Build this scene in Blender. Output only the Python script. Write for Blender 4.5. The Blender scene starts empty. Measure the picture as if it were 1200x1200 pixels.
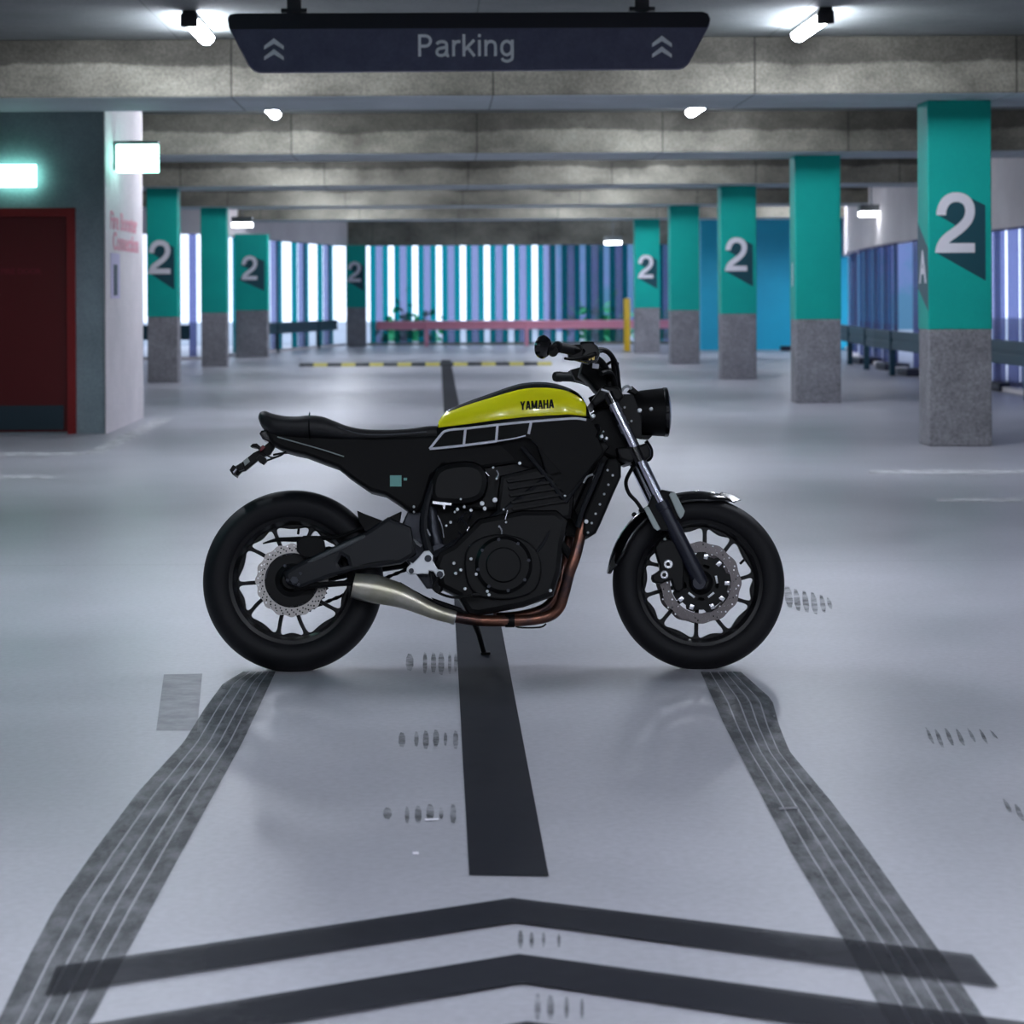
import bpy, bmesh, math, random
from mathutils import Vector, Matrix
random.seed(7)
scene = bpy.context.scene
COL = scene.collection
R = math.radians

# ---------------------------------------------------------------- camera
F, CX, CY, CH, ROLL = 2600.0, 513.0, 345.0, 1.303, R(0.3)
cam = bpy.data.cameras.new('camera')
cam.sensor_width = 36.0
cam.lens = F / 1200 * 36
cam.shift_x, cam.shift_y = 87 / 1200, -255 / 1200
cam.clip_end = 400
cam.dof.use_dof = True
cam.dof.focus_distance = 7.55
cam.dof.aperture_fstop = 5.0
camera = bpy.data.objects.new('camera', cam)
camera.location = (0, 0, CH)
camera.rotation_euler = (R(90), ROLL, 0)
COL.objects.link(camera)
scene.camera = camera
# ---------------------------------------------------------------- world and exposure
world = bpy.data.worlds.new('sky')
scene.world = world
world.use_nodes = True
bg = world.node_tree.nodes['Background']
bg.inputs[0].default_value = (0.64, 0.76, 1.0, 1)
bg.inputs[1].default_value = 1.2
vs = scene.view_settings
vs.view_transform = 'Standard'; vs.look = 'None'; vs.gamma = 1.0; vs.exposure = 1.0
vs.use_curve_mapping = False
LAMP = 75.0          # emission of the ceiling lamp diffusers

# ---------------------------------------------------------------- helpers
def unroll(px, py):
    x, y = px - CX, py - CY
    c, s = math.cos(ROLL), math.sin(ROLL)
    return x * c - y * s, x * s + y * c
def G(px, py, z=0.0):                 # floor point seen at a pixel
    u, v = unroll(px, py)
    Y = (CH - z) * F / v
    return Vector((u * Y / F, Y, z))
def at(px, py, Y):                    # point at distance Y seen at a pixel
    u, v = unroll(px, py)
    return Vector((u * Y / F, Y, CH - v * Y / F))

def catmull(pts, n=6, closed=False):
    pts = [Vector(p) for p in pts]; N = len(pts); out = []
    rng = range(N) if closed else range(N - 1)
    for i in rng:
        if closed: p0, p1, p2, p3 = pts[i - 1], pts[i], pts[(i + 1) % N], pts[(i + 2) % N]
        else: p0, p1, p2, p3 = pts[max(i - 1, 0)], pts[i], pts[i + 1], pts[min(i + 2, N - 1)]
        for k in range(n):
            t = k / n
            out.append(0.5 * ((2 * p1) + (p2 - p0) * t + (2 * p0 - 5 * p1 + 4 * p2 - p3) * t * t + (3 * p1 - p0 - 3 * p2 + p3) * t ** 3))
    if not closed: out.append(pts[-1])
    return out

def curve_mesh(loops, thick, bevel=0.0):
    cu = bpy.data.curves.new('tmp', 'CURVE'); cu.dimensions = '2D'; cu.fill_mode = 'BOTH'
    cu.extrude = max(thick / 2 - bevel, 1e-5)
    if bevel: cu.bevel_depth = bevel; cu.offset = -bevel; cu.bevel_resolution = 1
    for lp in loops:
        s = cu.splines.new('POLY'); s.points.add(len(lp) - 1)
        for i, p in enumerate(lp): s.points[i].co = (p[0], p[1], 0, 1)
        s.use_cyclic_u = True
    o = bpy.data.objects.new('tmp', cu)
    m = bpy.data.meshes.new_from_object(o)
    bpy.data.objects.remove(o); bpy.data.curves.remove(cu)
    return m
def text_mesh(txt, size, bold=0.0, depth=0.001, sx=1.0, space=1.0, shear=0.0):
    cu = bpy.data.curves.new('tmp', 'FONT'); cu.body = txt; cu.size = size
    cu.align_x = 'CENTER'; cu.align_y = 'CENTER'; cu.offset = bold; cu.extrude = depth / 2
    cu.space_character = space; cu.shear = shear; cu.resolution_u = 6
    o = bpy.data.objects.new('tmp', cu)
    m = bpy.data.meshes.new_from_object(o)
    bpy.data.objects.remove(o); bpy.data.curves.remove(cu)
    for v in m.vertices: v.co.x *= sx
    return m

class MB:
    def __init__(s): s.bm = bmesh.new()
    def box(s, c, size, rot=None, bevel=0.0):
        m = Matrix.Translation(Vector(c))
        if rot is not None: m = m @ rot
        r = bmesh.ops.create_cube(s.bm, size=1, matrix=m @ Matrix.Diagonal((*size, 1)))
        if bevel:
            es = list({e for v in r['verts'] for e in v.link_edges})
            bmesh.ops.bevel(s.bm, geom=es, offset=bevel, segments=2, affect='EDGES', profile=0.5)
        return s
    def span(s, x0, x1, y0, y1, z0, z1, bevel=0.0):
        return s.box(((x0 + x1) / 2, (y0 + y1) / 2, (z0 + z1) / 2), (x1 - x0, y1 - y0, z1 - z0), None, bevel)
    def mesh(s, me, matrix=None, fn=None):
        b = bmesh.new(); b.from_mesh(me); bpy.data.meshes.remove(me)
        if matrix is not None: b.transform(matrix)
        if fn:
            for v in b.verts: v.co = fn(v.co)
        t = bpy.data.meshes.new('t'); b.to_mesh(t); b.free(); s.bm.from_mesh(t); bpy.data.meshes.remove(t)
        return s
    def poly(s, pts):
        s.bm.faces.new([s.bm.verts.new(p) for p in pts]); return s
    def tube(s, path, r, seg=10, flat=None, caps=True):
        path = [Vector(p) for p in path]; n = len(path)
        rs = r if isinstance(r, (list, tuple)) else [r] * n
        rings = []; up = None
        for i, p in enumerate(path):
            t = (path[min(i + 1, n - 1)] - path[max(i - 1, 0)]).normalized()
            if up is None:
                up = Vector((0, 1, 0)) if abs(t.y) < 0.9 else Vector((0, 0, 1))
            a = (up - t * up.dot(t)).normalized(); b = t.cross(a); up = a
            fa, fb = flat if flat else (1, 1)
            rings.append([s.bm.verts.new(p + (a * math.cos(k * 2 * math.pi / seg) * fa + b * math.sin(k * 2 * math.pi / seg) * fb) * rs[i]) for k in range(seg)])
        for i in range(n - 1):
            for k in range(seg):
                s.bm.faces.new((rings[i][k], rings[i][(k + 1) % seg], rings[i + 1][(k + 1) % seg], rings[i + 1][k]))
        if caps:
            s.bm.faces.new(rings[0][::-1]); s.bm.faces.new(rings[-1])
        return s
    def cyl(s, a, b, r, r2=None, seg=20): return s.tube([a, b], [r, r2 if r2 is not None else r], seg)
    def lathe(s, prof, matrix, seg=48, closed=False):
        # profile of (radius, height along local Z)
        rings = []
        for r, h in prof:
            if r < 1e-6: rings.append([s.bm.verts.new(matrix @ Vector((0, 0, h)))])
            else: rings.append([s.bm.verts.new(matrix @ Vector((r * math.cos(2 * math.pi * k / seg), r * math.sin(2 * math.pi * k / seg), h))) for k in range(seg)])
        n = len(rings)
        for i in range(n if closed else n - 1):
            A, B = rings[i], rings[(i + 1) % n]
            for k in range(seg):
                k2 = (k + 1) % seg
                if len(A) == 1 and len(B) == 1: continue
                if len(A) == 1: s.bm.faces.new((A[0], B[k2], B[k]))
                elif len(B) == 1: s.bm.faces.new((A[k], A[k2], B[0]))
                else: s.bm.faces.new((A[k], A[k2], B[k2], B[k]))
        return s
    def build(s, name, mat, parent=None, smooth=35, loc=None, label=None):
        bmesh.ops.recalc_face_normals(s.bm, faces=s.bm.faces)
        if smooth:
            for f in s.bm.faces: f.smooth = True
            for e in s.bm.edges:
                if len(e.link_faces) == 2 and e.calc_face_angle(0) > R(smooth): e.smooth = False
        me = bpy.data.meshes.new(name); s.bm.to_mesh(me); s.bm.free()
        me.materials.append(mat)
        o = bpy.data.objects.new(name, me); COL.objects.link(o)
        if loc is not None: o.location = loc
        if parent is not None: o.parent = parent
        if label: o['label'] = label
        return o
def tag(o, label=None, cat=None, group=None, kind=None):
    if label: o['label'] = label
    if cat: o['category'] = cat
    if group: o['group'] = group
    if kind: o['kind'] = kind
    return o
def struct(o): o['kind'] = 'structure'; return o
def empty(name, loc=(0, 0, 0), label=None, cat=None, group=None):
    o = bpy.data.objects.new(name, None); COL.objects.link(o); o.location = loc; o.empty_display_size = 0.1
    return tag(o, label, cat, group)

# ---------------------------------------------------------------- materials
def mat(name, col, rough=0.5, metal=0.0, emit=0.0, ecol=None, spec=0.5, coat=0.0):
    m = bpy.data.materials.new(name); m.use_nodes = True
    b = m.node_tree.nodes['Principled BSDF']
    b.inputs['Base Color'].default_value = (*col, 1)
    b.inputs['Roughness'].default_value = rough; b.inputs['Metallic'].default_value = metal
    b.inputs['Specular IOR Level'].default_value = spec
    b.inputs['Coat Weight'].default_value = coat; b.inputs['Coat Roughness'].default_value = 0.05
    if emit:
        b.inputs['Emission Color'].default_value = (*(ecol or col), 1); b.inputs['Emission Strength'].default_value = emit
    return m
def nd(m, t, **k):
    n = m.node_tree.nodes.new(t)
    for a, v in k.items(): setattr(n, a, v)
    return n
def noisy(name, c1, c2, zband=None, scale=3.0, rough=0.7, stretch=(1, 1, 1), fine=0.25, bump=0.1, spec=0.4, contrast=(0.35, 0.65), detail=6, metal=0.0, rough2=None, lines=None, linew=0.008, linedark=0.45):
    m = mat(name, c1, rough, metal, spec=spec); t = m.node_tree; L = t.links; b = t.nodes['Principled BSDF']
    g = nd(m, 'ShaderNodeNewGeometry')
    mp = nd(m, 'ShaderNodeMapping'); mp.inputs['Scale'].default_value = stretch; L.new(g.outputs['Position'], mp.inputs[0])
    n1 = nd(m, 'ShaderNodeTexNoise'); n1.inputs['Scale'].default_value = scale; n1.inputs['Detail'].default_value = detail; n1.inputs['Roughness'].default_value = 0.6
    L.new(mp.outputs[0], n1.inputs['Vector'])
    r1 = nd(m, 'ShaderNodeMapRange'); r1.inputs[1].default_value, r1.inputs[2].default_value = contrast; L.new(n1.outputs[0], r1.inputs[0])
    mx = nd(m, 'ShaderNodeMix', data_type='RGBA'); mx.inputs[6].default_value = (*c1, 1); mx.inputs[7].default_value = (*c2, 1); L.new(r1.outputs[0], mx.inputs[0])
    n2 = nd(m, 'ShaderNodeTexNoise'); n2.inputs['Scale'].default_value = 45; n2.inputs['Detail'].default_value = 4; L.new(g.outputs['Position'], n2.inputs['Vector'])
    r2 = nd(m, 'ShaderNodeMapRange'); r2.inputs[1].default_value, r2.inputs[2].default_value = 0.3, 0.7; r2.inputs[3].default_value, r2.inputs[4].default_value = 1 - fine, 1 + fine * 0.5; L.new(n2.outputs[0], r2.inputs[0])
    vm = nd(m, 'ShaderNodeVectorMath', operation='SCALE'); L.new(mx.outputs[2], vm.inputs[0]); L.new(r2.outputs[0], vm.inputs[3])
    out = vm.outputs[0]
    if lines:                                        # straight joints cast into the surface
        for ax, period, off in lines:
            sp = nd(m, 'ShaderNodeSeparateXYZ'); L.new(g.outputs['Position'], sp.inputs[0])
            a = nd(m, 'ShaderNodeMath', operation='ADD'); a.inputs[1].default_value = -off + 1000 * period; L.new(sp.outputs[ax], a.inputs[0])
            q = nd(m, 'ShaderNodeMath', operation='MODULO'); q.inputs[1].default_value = period; L.new(a.outputs[0], q.inputs[0])
            c = nd(m, 'ShaderNodeMath', operation='LESS_THAN'); c.inputs[1].default_value = linew; L.new(q.outputs[0], c.inputs[0])
            mm = nd(m, 'ShaderNodeMapRange'); mm.inputs[3].default_value = 1; mm.inputs[4].default_value = linedark; L.new(c.outputs[0], mm.inputs[0])
            v2 = nd(m, 'ShaderNodeVectorMath', operation='SCALE'); L.new(out, v2.inputs[0]); L.new(mm.outputs[0], v2.inputs[3]); out = v2.outputs[0]
    if zband:                                        # concrete darker above a level line, with an uneven edge
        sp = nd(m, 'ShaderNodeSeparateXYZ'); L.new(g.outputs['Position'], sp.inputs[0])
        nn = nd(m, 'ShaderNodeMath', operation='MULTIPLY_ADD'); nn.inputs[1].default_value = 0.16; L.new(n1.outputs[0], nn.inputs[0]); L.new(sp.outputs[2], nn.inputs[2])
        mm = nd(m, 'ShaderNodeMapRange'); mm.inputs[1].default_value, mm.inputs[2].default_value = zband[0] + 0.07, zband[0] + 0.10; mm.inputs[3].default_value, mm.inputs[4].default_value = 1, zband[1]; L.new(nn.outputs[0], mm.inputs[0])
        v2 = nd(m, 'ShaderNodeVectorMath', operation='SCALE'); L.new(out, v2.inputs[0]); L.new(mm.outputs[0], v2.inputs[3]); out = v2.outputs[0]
    L.new(out, b.inputs['Base Color'])
    if rough2 is not None:
        rr = nd(m, 'ShaderNodeMapRange'); rr.inputs[3].default_value = rough; rr.inputs[4].default_value = rough2; L.new(r1.outputs[0], rr.inputs[0]); L.new(rr.outputs[0], b.inputs['Roughness'])
    if bump:
        bp = nd(m, 'ShaderNodeBump'); bp.inputs['Strength'].default_value = bump; bp.inputs['Distance'].default_value = 0.01; L.new(n2.outputs[0], bp.inputs['Height']); L.new(bp.outputs[0], b.inputs['Normal'])
    return m
def worn(name, col, rough, opacity, scale, cut=(0.35, 0.6), stretch=(1, 1, 1), fade=None):   # paint or rubber worn thin over the floor
    m = mat(name, col, rough); t = m.node_tree; L = t.links; b = t.nodes['Principled BSDF']
    g = nd(m, 'ShaderNodeNewGeometry'); mp = nd(m, 'ShaderNodeMapping'); mp.inputs['Scale'].default_value = stretch; L.new(g.outputs['Position'], mp.inputs[0])
    n = nd(m, 'ShaderNodeTexNoise'); n.inputs['Scale'].default_value = scale; n.inputs['Detail'].default_value = 5; n.inputs['Roughness'].default_value = 0.65; L.new(mp.outputs[0], n.inputs['Vector'])
    r = nd(m, 'ShaderNodeMapRange'); r.inputs[1].default_value, r.inputs[2].default_value = cut; r.inputs[3].default_value, r.inputs[4].default_value = opacity; L.new(n.outputs[0], r.inputs[0])
    out = r.outputs[0]
    if fade:                                         # thinner where the wheels cross it
        sp = nd(m, 'ShaderNodeSeparateXYZ'); L.new(g.outputs['Position'], sp.inputs[0])
        s1 = nd(m, 'ShaderNodeMath', operation='SUBTRACT'); s1.inputs[1].default_value = fade[0]; L.new(sp.outputs[0], s1.inputs[0])
        s2 = nd(m, 'ShaderNodeMath', operation='ABSOLUTE'); L.new(s1.outputs[0], s2.inputs[0])
        s3 = nd(m, 'ShaderNodeMapRange'); s3.inputs[1].default_value, s3.inputs[2].default_value, s3.inputs[3].default_value, s3.inputs[4].default_value = fade[1], fade[2], 1.0, fade[3]; L.new(s2.outputs[0], s3.inputs[0])
        s4 = nd(m, 'ShaderNodeMath', operation='MULTIPLY'); L.new(out, s4.inputs[0]); L.new(s3.outputs[0], s4.inputs[1]); out = s4.outputs[0]
    L.new(out, b.inputs['Alpha']); b.inputs['Specular IOR Level'].default_value = 0.12
    return m

M = {}
M['floor'] = noisy('floor_concrete', (0.345, 0.342, 0.38), (0.50, 0.494, 0.545), scale=0.55, rough=0.34, rough2=0.44, stretch=(1, 1, 1), fine=0.10, bump=0.03, spec=0.5, contrast=(0.3, 0.7), detail=9, lines=[(1, 7.4, 10.75)], linew=0.012, linedark=0.72)
M['ceiling'] = noisy('ceiling_concrete', (0.24, 0.26, 0.26), (0.17, 0.19, 0.19), scale=0.8, rough=0.8, fine=0.12, lines=[(0, 2.4, 0.3)], linew=0.01)
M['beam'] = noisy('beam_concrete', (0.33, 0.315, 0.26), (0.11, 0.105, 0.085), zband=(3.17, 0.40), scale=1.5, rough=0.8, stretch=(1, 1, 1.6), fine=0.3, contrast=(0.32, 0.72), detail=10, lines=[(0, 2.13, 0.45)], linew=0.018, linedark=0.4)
M['soffit'] = noisy('soffit_bounce_concrete', (0.52, 0.58, 0.62), (0.42, 0.48, 0.50), scale=1.2, rough=0.7, fine=0.1, lines=[(0, 2.13, 0.45)], linew=0.015)  # lighter than the beams, painting in light bounced off the floor
M['core_dark'] = noisy('painted_core_wall', (0.27, 0.35, 0.38), (0.20, 0.26, 0.28), scale=1.5, rough=0.6, fine=0.15)
M['core_pale'] = noisy('pale_core_wall', (0.78, 0.72, 0.74), (0.68, 0.63, 0.65), scale=1.5, rough=0.6, fine=0.1)
M['column'] = noisy('column_concrete', (0.34, 0.335, 0.36), (0.25, 0.245, 0.265), scale=5, rough=0.8, fine=0.35, detail=8)
M['teal'] = noisy('teal_paint', (0.010, 0.48, 0.39), (0.010, 0.43, 0.36), scale=2, rough=0.55, spec=0.2, fine=0.04, bump=0.02)
M['teal_dark'] = mat('dark_teal_paint', (0.012, 0.075, 0.10), 0.5)
M['white_paint'] = mat('white_paint', (0.84, 0.82, 0.88), 0.5)
M['wall'] = noisy('wall_concrete', (0.30, 0.32, 0.33), (0.22, 0.24, 0.25), scale=1, rough=0.7)
M['teal_wall'] = noisy('teal_wall_paint', (0.03, 0.62, 0.88), (0.03, 0.52, 0.78), scale=0.6, rough=0.5, fine=0.05)
M['pale'] = noisy('pale_render', (0.82, 0.77, 0.78), (0.72, 0.67, 0.68), scale=1, rough=0.7, fine=0.05)
M['red'] = mat('red_door_paint', (0.10, 0.005, 0.006), 0.45)
M['red_frame'] = mat('red_frame_paint', (0.22, 0.010, 0.010), 0.45)
M['red_text'] = mat('red_lettering', (0.80, 0.34, 0.42), 0.5)
M['faint_red'] = mat('faded_red_lettering', (0.20, 0.012, 0.025), 0.5)
M['dark_sign'] = mat('dark_sign_print', (0.02, 0.05, 0.08), 0.5)
M['sign_pale'] = mat('sign_pale_plate', (0.58, 0.52, 0.72), 0.5)
M['kick'] = mat('kick_plate_metal', (0.05, 0.08, 0.10), 0.35, 0.6)
M['navy'] = noisy('navy_sign_paint', (0.12, 0.12, 0.19), (0.10, 0.10, 0.165), scale=8, rough=0.5, fine=0.1, bump=0)
M['sign_frame'] = mat('sign_frame_black', (0.012, 0.012, 0.02), 0.4)
M['lettering'] = mat('sign_lettering', (0.92, 0.92, 0.95), 0.5)
M['dark_metal'] = mat('dark_metal', (0.03, 0.03, 0.035), 0.45, 0.5)
M['grey_metal'] = mat('grey_metal', (0.25, 0.27, 0.28), 0.4, 0.6)
M['lamp_glow'] = mat('lamp_diffuser', (0.9, 0.85, 1.0), 0.5, emit=LAMP, ecol=(0.84, 0.89, 1.0))
M['exit_glow'] = mat('exit_sign_panel', (0.8, 1.0, 0.95), 0.5, emit=4.5, ecol=(0.42, 1.0, 0.85))
def fin_mat(name, col, k):            # tinted glass: part see-through, part surface colour
    m = mat(name, col, 0.2); t = m.node_tree; tr = nd(m, 'ShaderNodeBsdfTransparent'); tr.inputs[0].default_value = (*col, 1); mx = nd(m, 'ShaderNodeMixShader'); mx.inputs[0].default_value = k
    t.links.new(t.nodes['Principled BSDF'].outputs[0], mx.inputs[1]); t.links.new(tr.outputs[0], mx.inputs[2]); t.links.new(mx.outputs[0], t.nodes['Material Output'].inputs[0]); return m
M['fin'] = fin_mat('blue_green_fin_glass', (0.05, 0.42, 0.44), 0.82)
M['fin_violet'] = fin_mat('violet_fin_glass', (0.42, 0.44, 0.62), 0.75)
M['fin_pale'] = fin_mat('pale_fin_glass', (0.50, 0.52, 0.66), 0.75)
M['box_glow'] = mat('box_lamp_diffuser', (0.9, 0.9, 1.0), 0.5, emit=6, ecol=(0.9, 0.95, 1.0))

M['rail_red'] = mat('faded_red_rail', (0.75, 0.30, 0.40), 0.4)
M['rail_dark'] = mat('dark_teal_rail', (0.006, 0.05, 0.075), 0.5, 0.0)
M['yellow_post'] = mat('yellow_bollard_paint', (0.80, 0.50, 0.02), 0.4)
M['bump_yellow'] = mat('yellow_rubber', (0.62, 0.55, 0.13), 0.6)
M['bump_black'] = mat('black_rubber', (0.03, 0.035, 0.04), 0.6)
M['black_paint'] = worn('black_floor_paint', (0.012, 0.013, 0.020), 0.6, (0.93, 1.0), 6, (0.25, 0.5))
M['chevron_paint'] = worn('black_chevron_paint', (0.012, 0.013, 0.020), 0.6, (0.86, 1.0), 2.2, (0.35, 0.55), fade=(0.153, 0.30, 0.75, 0.78))
M['white_line'] = worn('white_floor_paint', (0.75, 0.75, 0.78), 0.5, (0.5, 0.9), 7)
M['rubber_mark'] = worn('tyre_rubber_trace', (0.06, 0.065, 0.07), 0.5, (0.35, 0.76), 7, (0.30, 0.62), (2.2, 0.8, 1))
M['rubber_faint'] = worn('faint_rubber_trace', (0.08, 0.085, 0.09), 0.5, (0.08, 0.72), 9, (0.35, 0.65))
M['patch'] = worn('faint_floor_stain', (0.12, 0.12, 0.13), 0.5, (0.18, 0.34), 9)
M['leaf'] = noisy('bush_leaves', (0.02, 0.40, 0.14), (0.01, 0.18, 0.09), scale=3, rough=0.6, fine=0.4)
M['ext_wall'] = noisy('outside_wall', (0.16, 0.20, 0.36), (0.08, 0.20, 0.28), scale=0.4, rough=0.7, contrast=(0.45, 0.55))
M['ext_ground'] = noisy('outside_ground', (0.35, 0.38, 0.42), (0.25, 0.28, 0.30), scale=1, rough=0.8)
M['stop'] = mat('wheel_stop_rubber', (0.010, 0.012, 0.03), 0.5)

# ---------------------------------------------------------------- floor, ceiling, walls
SOF, SLAB = 2.92, 3.39
struct(MB().span(-11.2, 11.4, -14.2, 57.5, -0.25, 0.0).build('floor', M['floor'], smooth=0))
struct(MB().span(-11.2, 11.4, -14.2, 57.5, SLAB, SLAB + 0.25).build('ceiling', M['ceiling'], smooth=0))
struct(MB().span(-11.2, -11.0, -14.2, 40.0, 0, SLAB).build('wall_left', M['wall'], smooth=0))
struct(MB().span(11.2, 11.4, -14.2, 19.0, 0, SLAB).build('wall_right', M['wall'], smooth=0))
for i in range(-2, 5):
    y0 = 18.05 + 7.4 * i
    b = MB(); b.span(-11.0, 11.2, y0, y0 + 1.35, SOF, SLAB, 0.012)
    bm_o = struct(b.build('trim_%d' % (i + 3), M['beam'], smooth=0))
    MB().span(-10.99, 11.19, y0 + 0.015, y0 + 1.335, SOF - 0.003, SOF).build('soffit', M['soffit'], bm_o, smooth=0)
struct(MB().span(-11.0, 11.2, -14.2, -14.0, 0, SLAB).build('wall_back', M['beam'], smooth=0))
# teal wall at the far right
struct(MB().span(6.0, 9.35, 50.6, 50.9, 0, SLAB).build('wall_far_right', M['teal_wall'], smooth=0))

# ---------------------------------------------------------------- stair core with the red door
core = MB(); core.span(-9.0, -3.155, 21.04, 23.66, 0, SLAB)
# the pale side face is a thin render coat
c = core.build('wall_core', M['core_dark'], smooth=0); struct(c)
s = MB().span(-3.157, -3.145, 21.02, 23.67, 0, SLAB).build('render_coat', M['core_pale'], c, smooth=0)
t = text_mesh('Fire Booster', 0.24, 0.006, 0.002, sx=1.55); 
side = Matrix(((0, 0, 1, 0), (1, 0, 0, 0), (0, 1, 0, 0), (0, 0, 0, 1)))   # text x -> +Y, y -> Z, faces +X
MB().mesh(t, Matrix.Translation((-3.142, 22.25, 2.03)) @ side).mesh(text_mesh('Connection', 0.24, 0.006, 0.002, sx=1.6), Matrix.Translation((-3.142, 22.4, 1.83)) @ side).build('lettering', M['red_text'], c, smooth=0)
MB().span(-3.144, -3.139, 21.33, 21.92, 1.28, 1.72).build('sign_plate', M['sign_pale'], c, smooth=0)
MB().span(-3.138, -3.134, 21.50, 21.72, 1.31, 1.61).build('sign_print', M['dark_sign'], c, smooth=0)
door = MB(); YW = 21.04
door.span(-4.45, -3.43, YW - 0.05, YW + 0.0, 2.06, 2.14).span(-3.51, -3.43, YW - 0.05, YW, 0, 2.06).span(-4.53, -4.45, YW - 0.05, YW, 0, 2.14)
dr = struct(door.build('door_1', M['red_frame'], smooth=0))
MB().span(-4.45, -3.51, YW - 0.012, YW - 0.002, 0.02, 2.06).build('door_panel', M['red'], dr, smooth=0)
MB().span(-4.44, -3.55, YW - 0.02, YW - 0.012, 0.04, 0.27).build('kick_plate', M['kick'], dr, smooth=0)
MB().mesh(text_mesh('FIRE DOOR', 0.075, 0.002, 0.002), Matrix.Translation((-3.95, YW - 0.014, 1.54)) @ Matrix.Rotation(R(90), 4, 'X')).build('lettering', M['faint_red'], dr, smooth=0)

def exit_sign(x0, x1, y, z0, z1, label, mount):
    e = empty('exit_sign', ((x0 + x1) / 2, y, z0), label, 'sign', 'lit signs at the stair core')
    cx = (x0 + x1) / 2
    w = x1 - x0
    MB().box((0, 0, (z1 - z0) / 2), (w, 0.05, z1 - z0), None, 0.008).build('lit_panel', M['exit_glow'], e)
    m = MB()
    if mount == 'side': m.box((-0.01, 0.01, z1 - z0 + 0.02), (w + 0.02, 0.09, 0.035), None, 0.004).box((-w / 2 - 0.012, 0.0, (z1 - z0) * 0.6), (0.02, 0.10, (z1 - z0)), None, 0.003)
    else: m.box((0, 0.045, (z1 - z0) / 2), (w * 0.9, 0.035, (z1 - z0) * 0.8))
    m.build('mounting_bracket', M['grey_metal'], e)
a, b_ = at(131, 168, 21.6), at(186, 202, 21.6)
exit_sign(-3.118, b_.x, 21.6, b_.z, b_.z + 0.27, 'glowing white green exit sign projecting from the pale side wall', 'side')
a, b_ = at(-6, 193, 20.95), at(42, 219, 20.95)
exit_sign(a.x, b_.x, 20.975, b_.z, a.z, 'glowing white green exit sign flat above the red door', 'front')

o = empty('exit_sign', (-3.6, 8.0, 2.45), 'added green exit sign out of view at left, tinting the floor cyan', 'sign', 'added unseen exit sign')
MB().box((0, 0, 0.13), (0.05, 0.9, 0.26), None, 0.008).build('lit_panel', mat('added_exit_panel', (0.5, 1, 0.95), 0.5, emit=7.0, ecol=(0.10, 0.75, 0.75)), o)  # unseen sign, added for the cyan tint on the left floor
MB().box((0, 0, 0.285), (0.07, 0.92, 0.05), None, 0.004).cyl((0, 0, 0.3), (0, 0, SLAB - 2.45), 0.015).build('mounting_bracket', M['grey_metal'], o)

# ---------------------------------------------------------------- numeral 2 (pixel sketch of the near right column, 1 unit = one crop pixel)
K = 18.7 / F / 9.23
CL = [(382, 368), (386, 318), (410, 255), (450, 205), (500, 180), (545, 174), (600, 182), (652, 212), (684, 262), (694, 320), (684, 385), (652, 445), (600, 500), (530, 555), (460, 605), (410, 655), (382, 710), (367, 774)]
def two_mesh():
    b = MB(); pts = catmull([(x, y, 0) for x, y in CL], 4); w = 52.0
    L_, R_ = [], []
    for i, p in enumerate(pts):
        t = (pts[min(i + 1, len(pts) - 1)] - pts[max(i - 1, 0)]).normalized(); n = Vector((-t.y, t.x, 0))
        if i == len(pts) - 1: n = Vector((-1, 0, 0)) if n.x < 0 else Vector((1, 0, 0))
        if i == 0: n = Vector((1, 0, 0)) if n.x > 0 else Vector((-1, 0, 0))
        L_.append(p + n * w); R_.append(p - n * w)
    f = lambda p: Vector(((p[0] - 585) * K, 0, (655 - p[1]) * K))   # x from the column centre line, z from 1.9
    LP = [f(p) for p in L_]; RP = [f(p) for p in R_]
    for i in range(len(pts) - 1):
        b.poly([LP[i], LP[i + 1], RP[i + 1], RP[i]])
    b.poly([f(p) + Vector((0, -0.0006, 0)) for p in ((372, 672), (745, 672), (745, 775), (316, 775))])
    return b
SH = [(337, 364), (518, 468), (560, 520), (450, 610), (390, 690), (322, 774), (860, 1080), (860, 262), (715, 190), (640, 172), (540, 172), (440, 220), (392, 300), (385, 366)]
def shadow_mesh():
    b = MB(); m = curve_mesh([[((x - 585) * K, (655 - y) * K) for x, y in SH]], 0.0004)
    return b.mesh(m, Matrix.Rotation(R(90), 4, 'X'))
two_proto = shadow_proto = None
COLW = 0.53
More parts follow.
